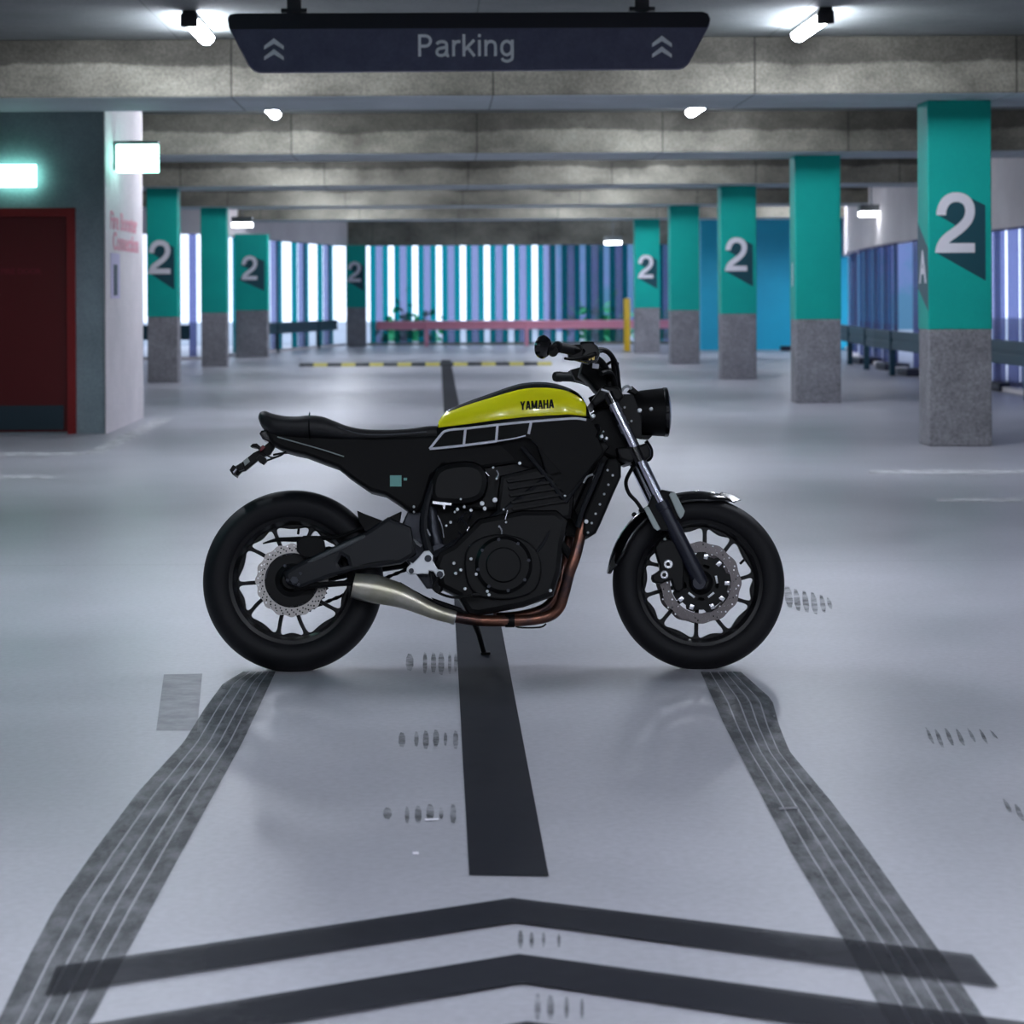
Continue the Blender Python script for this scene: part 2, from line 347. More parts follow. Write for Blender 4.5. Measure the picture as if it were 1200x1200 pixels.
def column(x0, x1, y0, y1, label, number=True, letter=None, band=0.98, top=SOF, zc=1.725, concrete=None):
    e = empty('concrete_column', ((x0 + x1) / 2, (y0 + y1) / 2, 0), label, 'column', 'numbered teal and concrete columns')
    w, d = x1 - x0, y1 - y0
    MB().box((0, 0, top / 2), (w, d, top), None, 0.012).build('shaft', concrete or M['column'], e, smooth=0)
    MB().box((0, 0, (band + top) / 2), (w + 0.008, d + 0.008, top - band - 0.004), None, 0.012).build('painted_band', M['teal'], e, smooth=0)
    yf = -d / 2 - 0.0055
    if number:
        sh = shadow_mesh().build('numeral_shadow', M['teal_dark'], e, smooth=0, loc=(0, yf, zc)); sh.scale.x = w / COLW
        two = two_mesh().build('numeral', M['white_paint'], e, smooth=0, loc=(0, yf - 0.0015, zc))
    if letter:
        toX = Matrix(((0, 0, -1, 0), (-1, 0, 0, 0), (0, 1, 0, 0), (0, 0, 0, 1)))
        z0 = 1.86 if letter == 'A' else 1.7
        hd = d / 2
        if letter == 'A': MB().mesh(curve_mesh([[(-hd, 1.91), (hd, 1.67), (hd, 1.136), (-hd, 1.34)]], 0.0004), Matrix.Translation((-w / 2 - 0.0055, 0, 0)) @ toX).build('letter_shadow', M['teal_dark'], e, smooth=0)
        MB().mesh(text_mesh(letter, 0.38, 0.010, 0.001), Matrix.Translation((-w / 2 - 0.007, 0.0, 1.50)) @ toX).build('letter', M['white_paint'], e, smooth=0)
    return e
RC = 4.165
names = ['nearest teal column on the right with a large white number 2',
         'second teal column on the right, without a number, grey concrete base',
         'third teal column on the right with a white number 2',
         'fourth teal column on the right, no number, in front of the blue wall',
         'farthest teal column on the right with a number 2, beside the yellow bollard']
for i, (xa, xb, yf) in enumerate([(1090, 1163, 523), (930, 986, 474), (841, 887, 445), (782, 820, 427), (742.5, 773.5, 414)]):
    Y = 18.7 + 7.4 * i
    a, b_ = at(xa, yf, Y), at(xb, yf, Y)
    column(b_.x - COLW, b_.x, Y, Y + 0.40, names[i], number=(i in (0, 2, 4)), letter='A' if i == 0 else ('I' if i == 1 else None))
for (xa, xb, yb, Y, lab, num, top) in [
        (173, 208.5, 449, 33.3, 'teal column with number 2 just right of the pale stair wall', True, SOF),
        (236, 266, 432, 40.7, 'teal column on the left without a number, between two numbered ones', False, SOF),
        (276, 314, 417, 46.9, 'short wide teal column with number 2 under the low ceiling at left', True, 2.6),
        (406, 429, 404, 56.0, 'farthest small dark blue column with a faint 2 in front of the fins', True, 2.56)]:
    a, b_ = at(xa, yb, Y), at(xb, yb, Y)
    column(a.x, b_.x, Y, Y + 0.42, lab, number=num, top=top)

# ---------------------------------------------------------------- facades
def facade(name, pts, ztop, bulk_top, period=0.6, start=0.0, pale=True, rail=None, z0=0.06, w_fin=0.42, fm='fin', pm='fin_pale', mw=0.17, bulk='pale'):
    root = MB()
    segs = [(Vector(pts[i]), Vector(pts[i + 1])) for i in range(len(pts) - 1)]
    def boxalong(mb, a, b, z0, z1, t):
        d = b - a; L = d.length; ang = math.atan2(d.y, d.x)
        mb.box(((a.x + b.x) / 2, (a.y + b.y) / 2, (z0 + z1) / 2), (L, t, z1 - z0), Matrix.Rotation(ang, 4, 'Z'))
    for a, b in segs: boxalong(root, a, b, ztop, bulk_top, 0.3)
    for a, b in segs: boxalong(root, a, b, 0.0, z0, 0.2)
    r = struct(root.build(name, M[bulk], smooth=0))
    total = 0
    fins = 0
    for a, b in segs:
        d = (b - a); L = d.length; u = d / L; ang = math.atan2(d.y, d.x); nrm = Vector((u.y, -u.x))
        s0 = start - total
        k = math.ceil(-s0 / period - 1e-6)
        s_ = s0 + k * period
        while s_ + w_fin < L + 0.05 and fins < 90:
            c = a + u * (s_ + w_fin / 2)
            if pale:
                hw_ = (w_fin - mw) / 2
                for sg_ in (-1, 1):
                    ce = c + u * sg_ * (mw + hw_) / 2
                    MB().box((ce.x, ce.y, (z0 + ztop) / 2), (hw_, 0.02, ztop - z0), Matrix.Rotation(ang, 4, 'Z')).build('fin', M[fm], r, smooth=0)
            else: MB().box((c.x, c.y, (z0 + ztop) / 2), (w_fin, 0.02, ztop - z0), Matrix.Rotation(ang, 4, 'Z')).build('fin', M[fm], r, smooth=0)
            if pale:
                cp = c + nrm * 0.05
                MB().box((cp.x, cp.y, (z0 + ztop) / 2), (mw, 0.05, ztop - z0), Matrix.Rotation(ang, 4, 'Z')).build('mullion', M[pm], r, smooth=0)
            fins += 1; s_ += period
        total += L
    return r
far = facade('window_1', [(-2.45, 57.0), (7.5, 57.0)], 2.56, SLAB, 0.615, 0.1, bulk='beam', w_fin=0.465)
left_f = facade('window_2', [(-4.75, 45.2), (-4.45, 47.6), (-2.45, 56.85)], 2.56, SLAB, 2.3, 0.3, w_fin=1.45, mw=0.55)
side_f = facade('window_3', [(-10.9, 44.6), (-4.76, 45.2)], 2.56, SLAB, 0.36, 0.1, w_fin=0.16, fm='fin_violet', pale=False)
right_f = facade('window_4', [(11.2, 19.0), (7.35, 24.0), (7.6, 36.0), (8.3, 44.0), (9.4, 50.7)], 2.12, SLAB, 1.6, 0.3, w_fin=1.4, fm='fin_violet', mw=0.3)
# crash rails in front of the facades
def rail(pts, z0, z1, m, label, off=0.3, posts=2.5):
    pts = [Vector((p[0], p[1], 0)) for p in pts]
    e = empty('crash_rail', pts[0], label, 'rail')
    b = MB(); pm = MB()
    for i in range(len(pts) - 1):
        a, c = pts[i] - pts[0], pts[i + 1] - pts[0]; d = c - a; L = d.length; ang = math.atan2(d.y, d.x); rot = Matrix.Rotation(ang, 4, 'Z'); mid = (a + c) / 2
        b.box((mid.x, mid.y, z0 + (z1 - z0) * 0.22), (L, 0.05, (z1 - z0) * 0.42), rot, 0.01)
        b.box((mid.x, mid.y, z0 + (z1 - z0) * 0.78), (L, 0.05, (z1 - z0) * 0.42), rot, 0.01)
        b.box((mid.x, mid.y, (z0 + z1) / 2), (L, 0.02, (z1 - z0) * 0.3), rot)
        n = max(1, int(L / posts))
        for k in range(n):
            p = a + d * ((k + 0.5) / n)
            q = MB().box((p.x, p.y + 0.0, z1 / 2), (0.09, 0.09, z1 - 0.002), rot, 0.008)
            q.build('post', m, e, smooth=0)
    b.build('rail_beam', m, e, smooth=0)
    return e
rail([(-1.55, 55.6), (6.0, 55.6)], 0.42, 0.64, M['rail_red'], 'long faded red crash rail along the far wall of fins')
rail([(-4.05, 49.0), (-2.55, 55.9)], 0.42, 0.68, M['rail_dark'], 'dark crash rail between the short teal column and the far blue column')
rail([(-10.5, 44.0), (-4.95, 44.3)], 0.42, 0.72, M['rail_dark'], 'dark crash rail seen in slices behind the left teal columns')
rail([(7.0, 25.0), (7.1, 36.0), (7.75, 44.0), (8.6, 49.8)], 0.40, 0.70, M['rail_dark'], 'dark blue green crash rail along the right parking bays')
for px, py, lab in [(1016, 426, 'dark wheel stop right of the second column, far piece'), (1046, 433, 'dark wheel stop between the right columns, middle piece'), (1072, 440, 'dark wheel stop just left of the nearest right column'), (1178, 457, 'dark wheel stop right of the nearest right column'), (926, 411, 'small dark wheel stop by the blue wall')]:
    p = G(px, py)
    o = MB().box((0, 0, 0.055), (0.42 if px != 1178 else 0.36, 0.8 if px != 926 else 0.3, 0.11), None, 0.02).build('wheel_stop', M['stop'], smooth=0, loc=p)
    tag(o, lab, 'wheel stop', 'wheel stops on the right')

# yellow bollard, speed bump
bp = G(735, 412)
e = empty('bollard', (bp.x, bp.y, 0), 'yellow steel bollard beside the farthest right column', 'bollard')
MB().lathe([(0, 0), (0.075, 0), (0.075, 1.16), (0.06, 1.19), (0, 1.2)], Matrix(), 20).build('post', M['yellow_post'], e)
MB().lathe([(0, 0), (0.12, 0), (0.12, 0.012), (0, 0.012)], Matrix(), 20).build('base_plate', M['grey_metal'], e)
p0, p1 = G(350, 430), G(648, 429)
e = empty('speed_bump', ((p0.x + p1.x) / 2, 40.6, 0), 'long black and yellow striped rubber speed bump across the aisle', 'speed bump')
n = 18; seg = (p1.x - p0.x) / n
for i in range(n):
    x = p0.x + seg * (i + 0.5) - (p0.x + p1.x) / 2
    prof = [(-0.2, 0.001), (-0.17, 0.03), (-0.1, 0.052), (0, 0.06), (0.1, 0.052), (0.17, 0.03), (0.2, 0.001)]
    b = MB(); A = [b.bm.verts.new((x - seg / 2, y, z)) for y, z in prof]; B = [b.bm.verts.new((x + seg / 2, y, z)) for y, z in prof]
    for k in range(6): b.bm.faces.new((A[k], A[k + 1], B[k + 1], B[k]))
    b.bm.faces.new(A); b.bm.faces.new(B[::-1]); b.bm.faces.new((A[0], B[0], B[-1], A[-1]))
    b.build('yellow_segment' if i % 2 else 'black_segment', M['bump_yellow'] if i % 2 else M['bump_black'], e, smooth=0)

# ---------------------------------------------------------------- ceiling lamps
def lamp_proto():
    e = empty('ceiling_lamp', (0, 0, 0))
    MB().box((0, 0, -0.025), (0.10, 1.25, 0.05), None, 0.006).build('housing', M['dark_metal'], e)
    MB().box((0, -0.60, -0.07), (0.125, 0.07, 0.10), None, 0.01).build('end_cap', M['dark_metal'], e)
    b = MB(); n = 10
    pr = [(0.06 * math.cos(R(180 + 180 * k / n)), -0.052 + 0.062 * math.sin(R(180 + 180 * k / n))) for k in range(n + 1)]
    A = [b.bm.verts.new((x, -0.56, z)) for x, z in pr]; B = [b.bm.verts.new((x, 0.60, z)) for x, z in pr]
    for k in range(n): b.bm.faces.new((A[k], A[k + 1], B[k + 1], B[k]))
    b.bm.faces.new(A); b.bm.faces.new(B[::-1]); b.bm.faces.new((A[0], A[-1], B[-1], B[0]))
    b.build('diffuser', M['lamp_glow'], e)
    return e
lp = lamp_proto()
rowname = {0: 'in front of the first beam', 1: 'in the second bay', 2: 'in the third bay', 3: 'in the fourth bay', 4: 'in the fifth bay', 5: 'added unseen in the last bay before the fins', -1: 'above the motorcycle', -2: 'above the camera', -3: 'behind the camera', -4: 'at the back'}
first = True
for k in range(-3, 6):
    for x, sd in (((-1.81, 'left'),) if k < 5 else ()) + ((2.85, 'right'),) + (((7.6, 'added far right'),) if k == 4 else ((0.52, 'added middle'), (6.0, 'added far right')) if k < -1 else ()):  # middle, far right and last-bay lamps are unseen extras added to brighten the scene
        o = lp if first else lp.copy()
        if not first:
            COL.objects.link(o)
            for ch in lp.children:
                c = ch.copy(); COL.objects.link(c); c.parent = o
        first = False
        o.location = (x, 16.85 + 7.4 * k, SLAB)
        tag(o, 'lit tube lamp on the ceiling, %s row, %s' % (sd, rowname[k]), 'lamp', 'tube lamps on the ceiling')
# box lamps far away
for (x, Y, z, lab) in [(-3.92, 44.6, 2.66, 'small lit box lamp beside the top of the left teal column'), (4.35, 55.0, 2.50, 'small lit lamp near the top of the far fins, left of the farthest right column'), (7.55, 38.6, 2.60, 'lit lamp near the pale band over the right crash rail')]:
    e = empty('box_lamp', (x, Y, z), lab, 'lamp', 'small box lamps')
    MB().box((0, 0, 0.16), (0.42, 0.3, 0.12), None, 0.01).build('housing', M['grey_metal'], e)
    MB().box((0, 0, 0.06), (0.40, 0.28, 0.08), None, 0.01).build('diffuser', M['box_glow'], e)
    MB().cyl((0, 0, 0.2), (0, 0, (SLAB if x < 7 else SLAB) - z), 0.012).build('rod', M['grey_metal'], e)

# ---------------------------------------------------------------- hanging Parking sign
SY = 13.0
sc_ = SY / F
corners = [(267, 21), (270, 18), (277, 16.5), (823, 14.5), (829, 17), (832, 22), (831, 30), (806, 76), (801, 80), (795, 81.5), (304, 85.5), (297, 83), (292, 78), (268, 32)]
pl = [(at(x, y, SY).x, at(x, y, SY).z) for x, y in corners]
cxs = 0.5 * (pl[0][0] + pl[5][0]); czs = pl[9][1]
sg = empty('parking_sign', (cxs, SY, czs), 'dark navy hanging sign with the word Parking and two double arrows', 'sign')
flip = Matrix.Rotation(R(90), 4, 'X')
MB().mesh(curve_mesh([[(x - cxs, z - czs) for x, z in pl]], 0.06, 0.006), flip).build('panel', M['navy'], sg)
topband = [(267.3, 24), (270, 18), (277, 16.5), (823, 14.5), (829, 17), (831.5, 25), (828, 33), (270, 35)]
MB().mesh(curve_mesh([[(at(x, y, SY).x - cxs, at(x, y, SY).z - czs) for x, y in topband]], 0.07, 0.003), flip).build('top_rail', M['sign_frame'], sg)
tc = at(546, 57.5, SY)
def strokes(word, glyphs, w):
    b = MB(); x0 = 0.0; lay = 0
    for chh in word:
        adv, st = glyphs[chh]
        for s_ in st:
            pts = [Vector((x + x0, y, 0)) for x, y in s_]
            if len(pts) > 2: pts = catmull(pts, 5)
            V = []
            for i, p in enumerate(pts):
                t = (pts[min(i + 1, len(pts) - 1)] - pts[max(i - 1, 0)]).normalized(); n_ = Vector((-t.y, t.x, 0)) * w / 2
                z = 0.002 + 0.0006 * (lay % 3)
                V.append((b.bm.verts.new(p + n_ + Vector((0, 0, z))), b.bm.verts.new(p - n_ + Vector((0, 0, z)))))
            for i in range(len(V) - 1): b.bm.faces.new((V[i][0], V[i + 1][0], V[i + 1][1], V[i][1]))
            lay += 1
        x0 += adv
    m = bpy.data.meshes.new('t'); b.bm.to_mesh(m); b.bm.free(); return m
GL = {'P': (0.63, [[(.11, 0), (.11, .72)], [(.11, .67), (.32, .67), (.44, .62), (.49, .51), (.44, .39), (.32, .34), (.11, .34)]]),
      'a': (0.56, [[(.08, .39), (.13, .45), (.25, .48), (.38, .45), (.42, .36), (.42, .10), (.44, .03), (.50, .02)], [(.42, .31), (.30, .28), (.13, .24), (.08, .14), (.12, .06), (.22, .03), (.34, .06), (.42, .16)]]),
      'r': (0.36, [[(.10, 0), (.10, .53)], [(.10, .32), (.15, .43), (.24, .475), (.34, .475)]]),
      'k': (0.52, [[(.10, 0), (.10, .72)], [(.12, .20), (.46, .53)], [(.22, .30), (.47, 0)]]),
      'i': (0.24, [[(.12, 0), (.12, .53)], [(.12, .62), (.12, .72)]]),
      'n': (0.57, [[(.10, 0), (.10, .53)], [(.10, .32), (.15, .43), (.27, .48), (.39, .44), (.435, .32), (.435, 0)]]),
      'g': (0.57, [[(.45, .53), (.45, -.02), (.40, -.12), (.27, -.165), (.14, -.13), (.09, -.06)], [(.44, .27), (.41, .40), (.27, .48), (.13, .42), (.08, .26), (.13, .10), (.27, .04), (.41, .13), (.44, .27)]])}
tm = strokes('Parking', GL, 0.105)
xs = [v.co.x for v in tm.vertices]; k = (112 * sc_) / (max(xs) - min(xs)); cxm = (max(xs) + min(xs)) / 2
ys = [v.co.y for v in tm.vertices]; cym = (max(ys) + min(ys)) / 2; ky = (34.0 * sc_) / (max(ys) - min(ys))
for v in tm.vertices: v.co = Vector(((v.co.x - cxm) * k, (v.co.y - cym) * ky, v.co.z))
MB().mesh(tm, Matrix.Translation((tc.x - cxs, -0.030, tc.z - czs)) @ flip).build('lettering', M['lettering'], sg, smooth=0)
def chev(cx, cy):
    out = []
    for dy in (0, 12.5):
        y = cy + dy
        out.append([(cx - 11.5, y - 1.5), (cx, y - 10.5), (cx + 11.5, y - 1.5), (cx + 11.5, y + 3), (cx, y - 4), (cx - 11.5, y + 3)])
    return out
for cx_, cy_ in ((321.5, 56), (775, 53)):
    b = MB()
    for lp_ in chev(cx_, cy_):
        b.mesh(curve_mesh([[(at(x, y, SY).x - cxs, at(x, y, SY).z - czs) for x, y in lp_]], 0.003), Matrix.Translation((0, -0.034, 0)) @ flip)
    b.build('arrow_mark', M['lettering'], sg, smooth=0)
for px in (345, 752):
    x = at(px, 10, SY).x - cxs
    b = MB(); b.box((x, 0, (SLAB - czs + 0.34) / 2), (0.085, 0.05, SLAB - czs - 0.34), None, 0.005).box((x, 0, SLAB - czs - 0.012), (0.16, 0.12, 0.02)).box((x, 0, 0.355), (0.15, 0.08, 0.02))
    b.build('hanger', M['dark_metal'], sg)

# ---------------------------------------------------------------- floor markings (thin paint on the floor)
def strip(name, polys, m, label, cat, z=0.0015, group=None):
    b = MB()
    for pl in polys:
        b.poly([(p[0], p[1], z + 0.0008) for p in pl])
    o = b.build(name, m, smooth=0)
    return tag(o, label, cat, group)
e = 0.0
xl, xr = 0.0638, 0.2415
strip('aisle_line', [[(xl, 4.97), (xr, 4.955), (xr + 0.006, 44.0), (xl - 0.006, 44.0)]], M['black_paint'], 'long straight black painted line running away under the motorcycle', 'floor marking')
# small point cut into the near end of the line
for i, (dy, lab) in enumerate(((0.0, 'upper black painted chevron across the foreground floor'), (-0.405, 'second black painted chevron, just below the upper one'), (-0.81, 'lowest black painted chevron at the bottom edge'))):
    pts = [(-0.746, 4.30), (0.153, 4.77), (1.04, 4.345), (1.04, 4.14), (0.153, 4.585), (-0.737, 4.12)]
    strip('chevron_marking', [[(x, y + dy) for x, y in pts]], M['chevron_paint'], lab, 'floor marking', z=0.0045)
def white(pix, lab):
    strip('bay_line', [[tuple(G(*p))[:2] for p in pix]], M['white_line'], lab, 'floor marking', group='white bay lines')
white([(1018, 551), (1230, 551), (1230, 555.5), (1018, 555.5)], 'faint white bay line on the right, the farther of two')
white([(1098, 584), (1230, 584), (1230, 588.5), (1098, 588.5)], 'faint white bay line on the right, the nearer of two')
white([(97, 532), (120, 532), (203, 491), (182, 491)], 'slanting white line from the foot of the pale stair wall')
white([(-30, 531), (97, 530), (97, 533.5), (-30, 535)], 'thin white line on the floor in front of the red door')
white([(-30, 558), (62, 558), (62, 561), (-30, 561)], 'short faint white line at the left edge of the floor')
# tyre marks: worn rubber with ribs left clear
def tyre_mark(left, right, ribs, label, wob):
    rows = 60; polys = []; rnd = random.Random(wob)
    y_px = [787 + (1225 - 787) * i / rows for i in range(rows + 1)]
    def lerp(tab, y):
        for i in range(len(tab) - 1):
            if tab[i][0] <= y <= tab[i + 1][0]:
                f = (y - tab[i][0]) / (tab[i + 1][0] - tab[i][0]); return tab[i][1] + f * (tab[i + 1][1] - tab[i][1])
        return tab[-1][1]
    b = MB()
    for j in range(len(ribs)):
        a, c = ribs[j]
        prev = None
        for y in y_px:
            l, r = lerp(left, y), lerp(right, y)
            p = G(l + (r - l) * a, y, 0.003); q = G(l + (r - l) * c, y, 0.003)
            vs_ = (b.bm.verts.new(p), b.bm.verts.new(q))
            if prev: b.bm.faces.new((prev[0], prev[1], vs_[1], vs_[0]))
            prev = vs_
    o = b.build('tyre_mark', M['rubber_mark'], smooth=0)
    return tag(o, label, 'tyre mark', 'long ribbed tyre marks')
tyre_mark([(787, 285), (800, 262), (830, 240), (870, 215), (930, 160), (1000, 108), (1060, 66), (1120, 34), (1200, -4), (1230, -20)],
          [(787, 323), (870, 284), (1000, 212), (1120, 147), (1200, 104), (1230, 88)],
          [(0, .22), (.245, .42), (.445, .60), (.625, .77), (.795, 1.0)], 'dark ribbed tyre mark running from the rear wheel to the bottom left', 3)
tyre_mark([(787, 821), (850, 849), (1000, 928), (1100, 988), (1200, 1042), (1230, 1058)],
          [(787, 868), (820, 905), (850, 913), (880, 925), (940, 975), (1000, 1020), (1060, 1062), (1120, 1105), (1200, 1158), (1230, 1175)],
          [(0, .22), (.245, .42), (.445, .60), (.625, .77), (.795, 1.0)], 'dark ribbed tyre mark running from the front wheel to the bottom right', 5)
def dashes(lst, label, slant=0):
    b = MB()
    for (x, y0, y1, w) in lst:
        b.poly([G(*p, 0.003) for p in ((x - w * .2, y0), (x + w * .25, y0 + 1), (x + w / 2 + slant * .3, y0 * .7 + y1 * .3), (x + w * .5 + slant * .7, y0 * .3 + y1 * .7), (x + w * 0.2 + slant, y1), (x - w * 0.3 + slant, y1 - 1), (x - w * .5 + slant * .6, y0 * .35 + y1 * .65), (x - w * .45 + slant * .3, y0 * .75 + y1 * .25))])
    tag(b.build('tread_print', M['rubber_faint'], smooth=0), label, 'tyre print', 'small rubber tread prints')
dashes([(480, 766, 786, 9), (498, 764, 790, 5), (508, 764, 790, 6), (517, 764, 791, 7), (527, 764, 790, 4), (534, 765, 788, 4)], 'row of short rubber dashes beside the black line, nearest the bike')
dashes([(471, 858, 876, 8), (488, 857, 875, 5), (499, 856, 878, 7), (511, 855, 875, 7), (522, 858, 874, 4), (534, 856, 878, 6)], 'row of short rubber dashes left of the black line, middle of three')
dashes([(454, 946, 960, 10), (477, 945, 965, 5), (490, 944, 965, 8), (504, 942, 962, 9), (517, 946, 960, 5), (531, 942, 965, 7)], 'row of short rubber dashes left of the black line, lowest of three')
dashes([(922, 686, 712, 9), (932, 690, 716, 7), (942, 692, 718, 7), (952, 694, 720, 7), (962, 697, 718, 6), (970, 700, 714, 5)], 'black tread print right of the front wheel', 4)
dashes([(1085, 852, 872, 4), (1096, 854, 876, 5), (1108, 853, 874, 5), (1121, 854, 874, 5), (1134, 853, 870, 4), (1148, 854, 872, 4), (1160, 855, 866, 3)], 'faint slanting tread print on the right side of the floor', 9)
dashes([(1176, 936, 952, 5), (1190, 942, 962, 6), (1204, 948, 970, 6)], 'faint tread print cut by the right edge of the picture', 9)
dashes([(610, 1090, 1112, 6), (623, 1092, 1112, 5), (637, 1092, 1110, 4), (655, 1094, 1110, 4)], 'faint rubber smears between the first and second chevron')
dashes([(630, 1164, 1196, 7), (645, 1166, 1196, 8), (664, 1168, 1194, 5), (682, 1170, 1194, 4)], 'faint rubber smears below the second chevron')
strip('floor_stain', [[tuple(G(*p))[:2] for p in ((192, 791), (237, 790), (231, 857), (183, 857))]], M['patch'], 'faint rectangular stain on the floor left of the rear wheel mark', 'stain', z=0.001)

for px, py, sz, mm, lab in ((506, 963, (0.035, 0.006, 0.004), 'white_paint', 'tiny white scrap lying on the rubber dashes left of the black line'), (487, 1003, (0.014, 0.010, 0.005), 'white_paint', 'tiny pale crumb on the floor below the lowest rubber dashes'), (924, 950, (0.05, 0.006, 0.005), 'column', 'thin twig lying on the right tyre mark')):
    p = G(px, py); o = MB().box((0, 0, sz[2] / 2 + 0.004), sz, Matrix.Rotation(0.15, 4, 'Z'), 0.001).build('scrap' if mm == 'white_paint' else 'twig', M[mm], loc=p, smooth=0); tag(o, lab, 'litter')
# ---------------------------------------------------------------- outside
struct(MB().span(-40, 40, 57.5, 110, -0.4, -0.02).span(11.4, 40, 10, 57.4, -0.4, -0.02).build('ground_outside', M['ext_ground'], smooth=0))
o = MB().span(4.2, 18, 78, 84, -0.02, 9).build('outside_building', M['ext_wall'], smooth=0); tag(o, 'blue violet building seen through the far fins at right', 'building')
o = MB().span(18.0, 21.0, 24, 60, -0.02, 1.25).build('outside_fence', M['ext_wall'], smooth=0); tag(o, 'low blue wall beyond the right fins', 'wall')
rnd = random.Random(3)
for (x, y, r, lab) in [(4.6, 61.5, 0.9, 'bright green bush outside behind the yellow bollard'), (6.9, 64.5, 0.8, 'green bush outside between the far right columns'), (-0.9, 63, 0.8, 'green bush outside behind the fins near the far blue column')]:
    b = MB()
    for k in range(150):
        p = Vector((rnd.gauss(0, 0.5), rnd.gauss(0, 0.5), abs(rnd.gauss(0, 0.55)))) * r
        q = Vector((rnd.uniform(-1, 1), rnd.uniform(-1, 1), rnd.uniform(-1, 1))).normalized() * 0.16
        s2 = q.cross(Vector((rnd.uniform(-1, 1), rnd.uniform(-1, 1), 1))).normalized() * 0.11
        b.poly([p - q, p + s2, p + q, p - s2])
    b.box((0, 0, 0.3), (0.06, 0.06, 0.6))
    tag(b.build('bush', M['leaf'], loc=(x, y, -0.02), smooth=0), lab, 'bush', 'bushes outside')

# ================================================================ motorcycle
LEAN = R(-8.5)
BX, BY = 0.2, 7.7
RM = Matrix.Rotation(LEAN, 4, 'X'); RI = RM.inverted(); ROOT = Vector((BX, BY, 0.0)); CAMP = Vector((0, 0, CH))
bike = empty('motorcycle', ROOT, 'black motorcycle with a yellow fuel tank and copper exhaust parked across the line', 'motorcycle')
bike.rotation_euler = (LEAN, 0, 0)
def P(px, py, d=0.0):                # point on the bike, d metres to the near side of its middle plane
    u, v = unroll(px, py)
    o = RI @ (CAMP - ROOT); r = RI @ Vector((u / F, 1, -v / F))
    t = (-d - o.y) / r.y
    return o + r * t
B = {}
B['black'] = mat('bike_satin_black', (0.0025, 0.0025, 0.003), 0.52, spec=0.16)
B['gloss'] = mat('bike_gloss_black', (0.003, 0.003, 0.004), 0.16, coat=0.4, spec=0.4)
B['rubber'] = mat('tyre_rubber', (0.007, 0.007, 0.009), 0.6, spec=0.25)
B['seat'] = noisy('seat_vinyl', (0.008, 0.008, 0.010), (0.006, 0.006, 0.008), rough=0.5, fine=0.2, bump=0.15)
B['dark'] = mat('cast_engine_black', (0.003, 0.003, 0.0035), 0.42, 0.0, spec=0.2)
B['grey'] = mat('dark_grey_metal', (0.035, 0.038, 0.05), 0.36, 0.5)
B['arm'] = mat('swingarm_grey', (0.010, 0.011, 0.014), 0.40, 0.2, spec=0.3)
B['chrome'] = mat('fork_chrome', (0.62, 0.62, 0.72), 0.16, 1.0)
B['alu'] = mat('brushed_aluminium', (0.60, 0.62, 0.65), 0.38, 0.7)
B['rim'] = mat('rim_black', (0.003, 0.003, 0.004), 0.34, spec=0.25)
B['arm_hi'] = mat('swingarm_highlight_grey', (0.075, 0.08, 0.085), 0.4, 0.3)  # lighter grey that paints the highlight on the swingarm
B['slider'] = mat('fork_slider_blue_black', (0.016, 0.018, 0.030), 0.33, 0.3)
B['pale'] = mat('pale_alloy', (0.36, 0.41, 0.40), 0.5, 0.2)
B['disc'] = mat('disc_steel', (0.40, 0.38, 0.37), 0.35, 0.8)
B['disc_dark'] = mat('dark_disc_steel', (0.15, 0.135, 0.14), 0.30, 0.85)
B['yellow'] = mat('yellow_tank_paint', (0.97, 0.92, 0.008), 0.24, coat=0.2)
B['white'] = mat('white_stripe', (0.72, 0.72, 0.80), 0.4)
B['copper'] = noisy('heated_header_steel', (0.24, 0.105, 0.07), (0.09, 0.06, 0.06), scale=14, rough=0.3, fine=0.1, bump=0, metal=0.9, contrast=(0.4, 0.6))
B['steel'] = noisy('muffler_steel', (0.60, 0.56, 0.50), (0.42, 0.40, 0.26), scale=6, rough=0.33, fine=0.06, bump=0, metal=0.85, contrast=(0.4, 0.65))
B['sticker'] = mat('turquoise_label', (0.16, 0.42, 0.38), 0.5)
B['glass'] = mat('lens_glass', (0.35, 0.42, 0.48), 0.05, spec=0.8)
B['redlens'] = mat('red_lens', (0.16, 0.006, 0.015), 0.2)
B['amber'] = mat('amber_lens', (0.02, 0.02, 0.03), 0.2)
B['gold'] = mat('brass_bolt', (0.40, 0.30, 0.10), 0.35, 0.8)
B['glare'] = mat('bright_alloy', (0.75, 0.75, 0.80), 0.25, 0.9)

TOY = lambda off: Matrix.Translation((0, off, 0)) @ Matrix(((1, 0, 0, 0), (0, 0, -1, 0), (0, 1, 0, 0), (0, 0, 0, 1)))   # curve (x, y) -> local (x, z), height -> -y
def loop(pix, d, smooth=0):
    if smooth: pix = [tuple(p)[:2] for p in catmull([(a, b, 0) for a, b in pix], smooth, True)]
    return [(P(a, b, d).x, P(a, b, d).z) for a, b in pix]
def plate(mb, loops, d, thick, bevel=0.003, smooth=0):
    ls = [loop(l, d, smooth) for l in loops]
    return mb.mesh(curve_mesh(ls, thick, bevel), TOY(-d))
def wire(mb, pts, r, seg=8, n=5, flat=None):
    pp = catmull([P(*p) for p in pts], n)
    if isinstance(r, (list, tuple)):
        rr = []
        for i in range(len(r) - 1):
            for k in range(n): rr.append(r[i] + (r[i + 1] - r[i]) * k / n)
        rr.append(r[-1]); r = rr
    return mb.tube(pp, r, seg, flat)
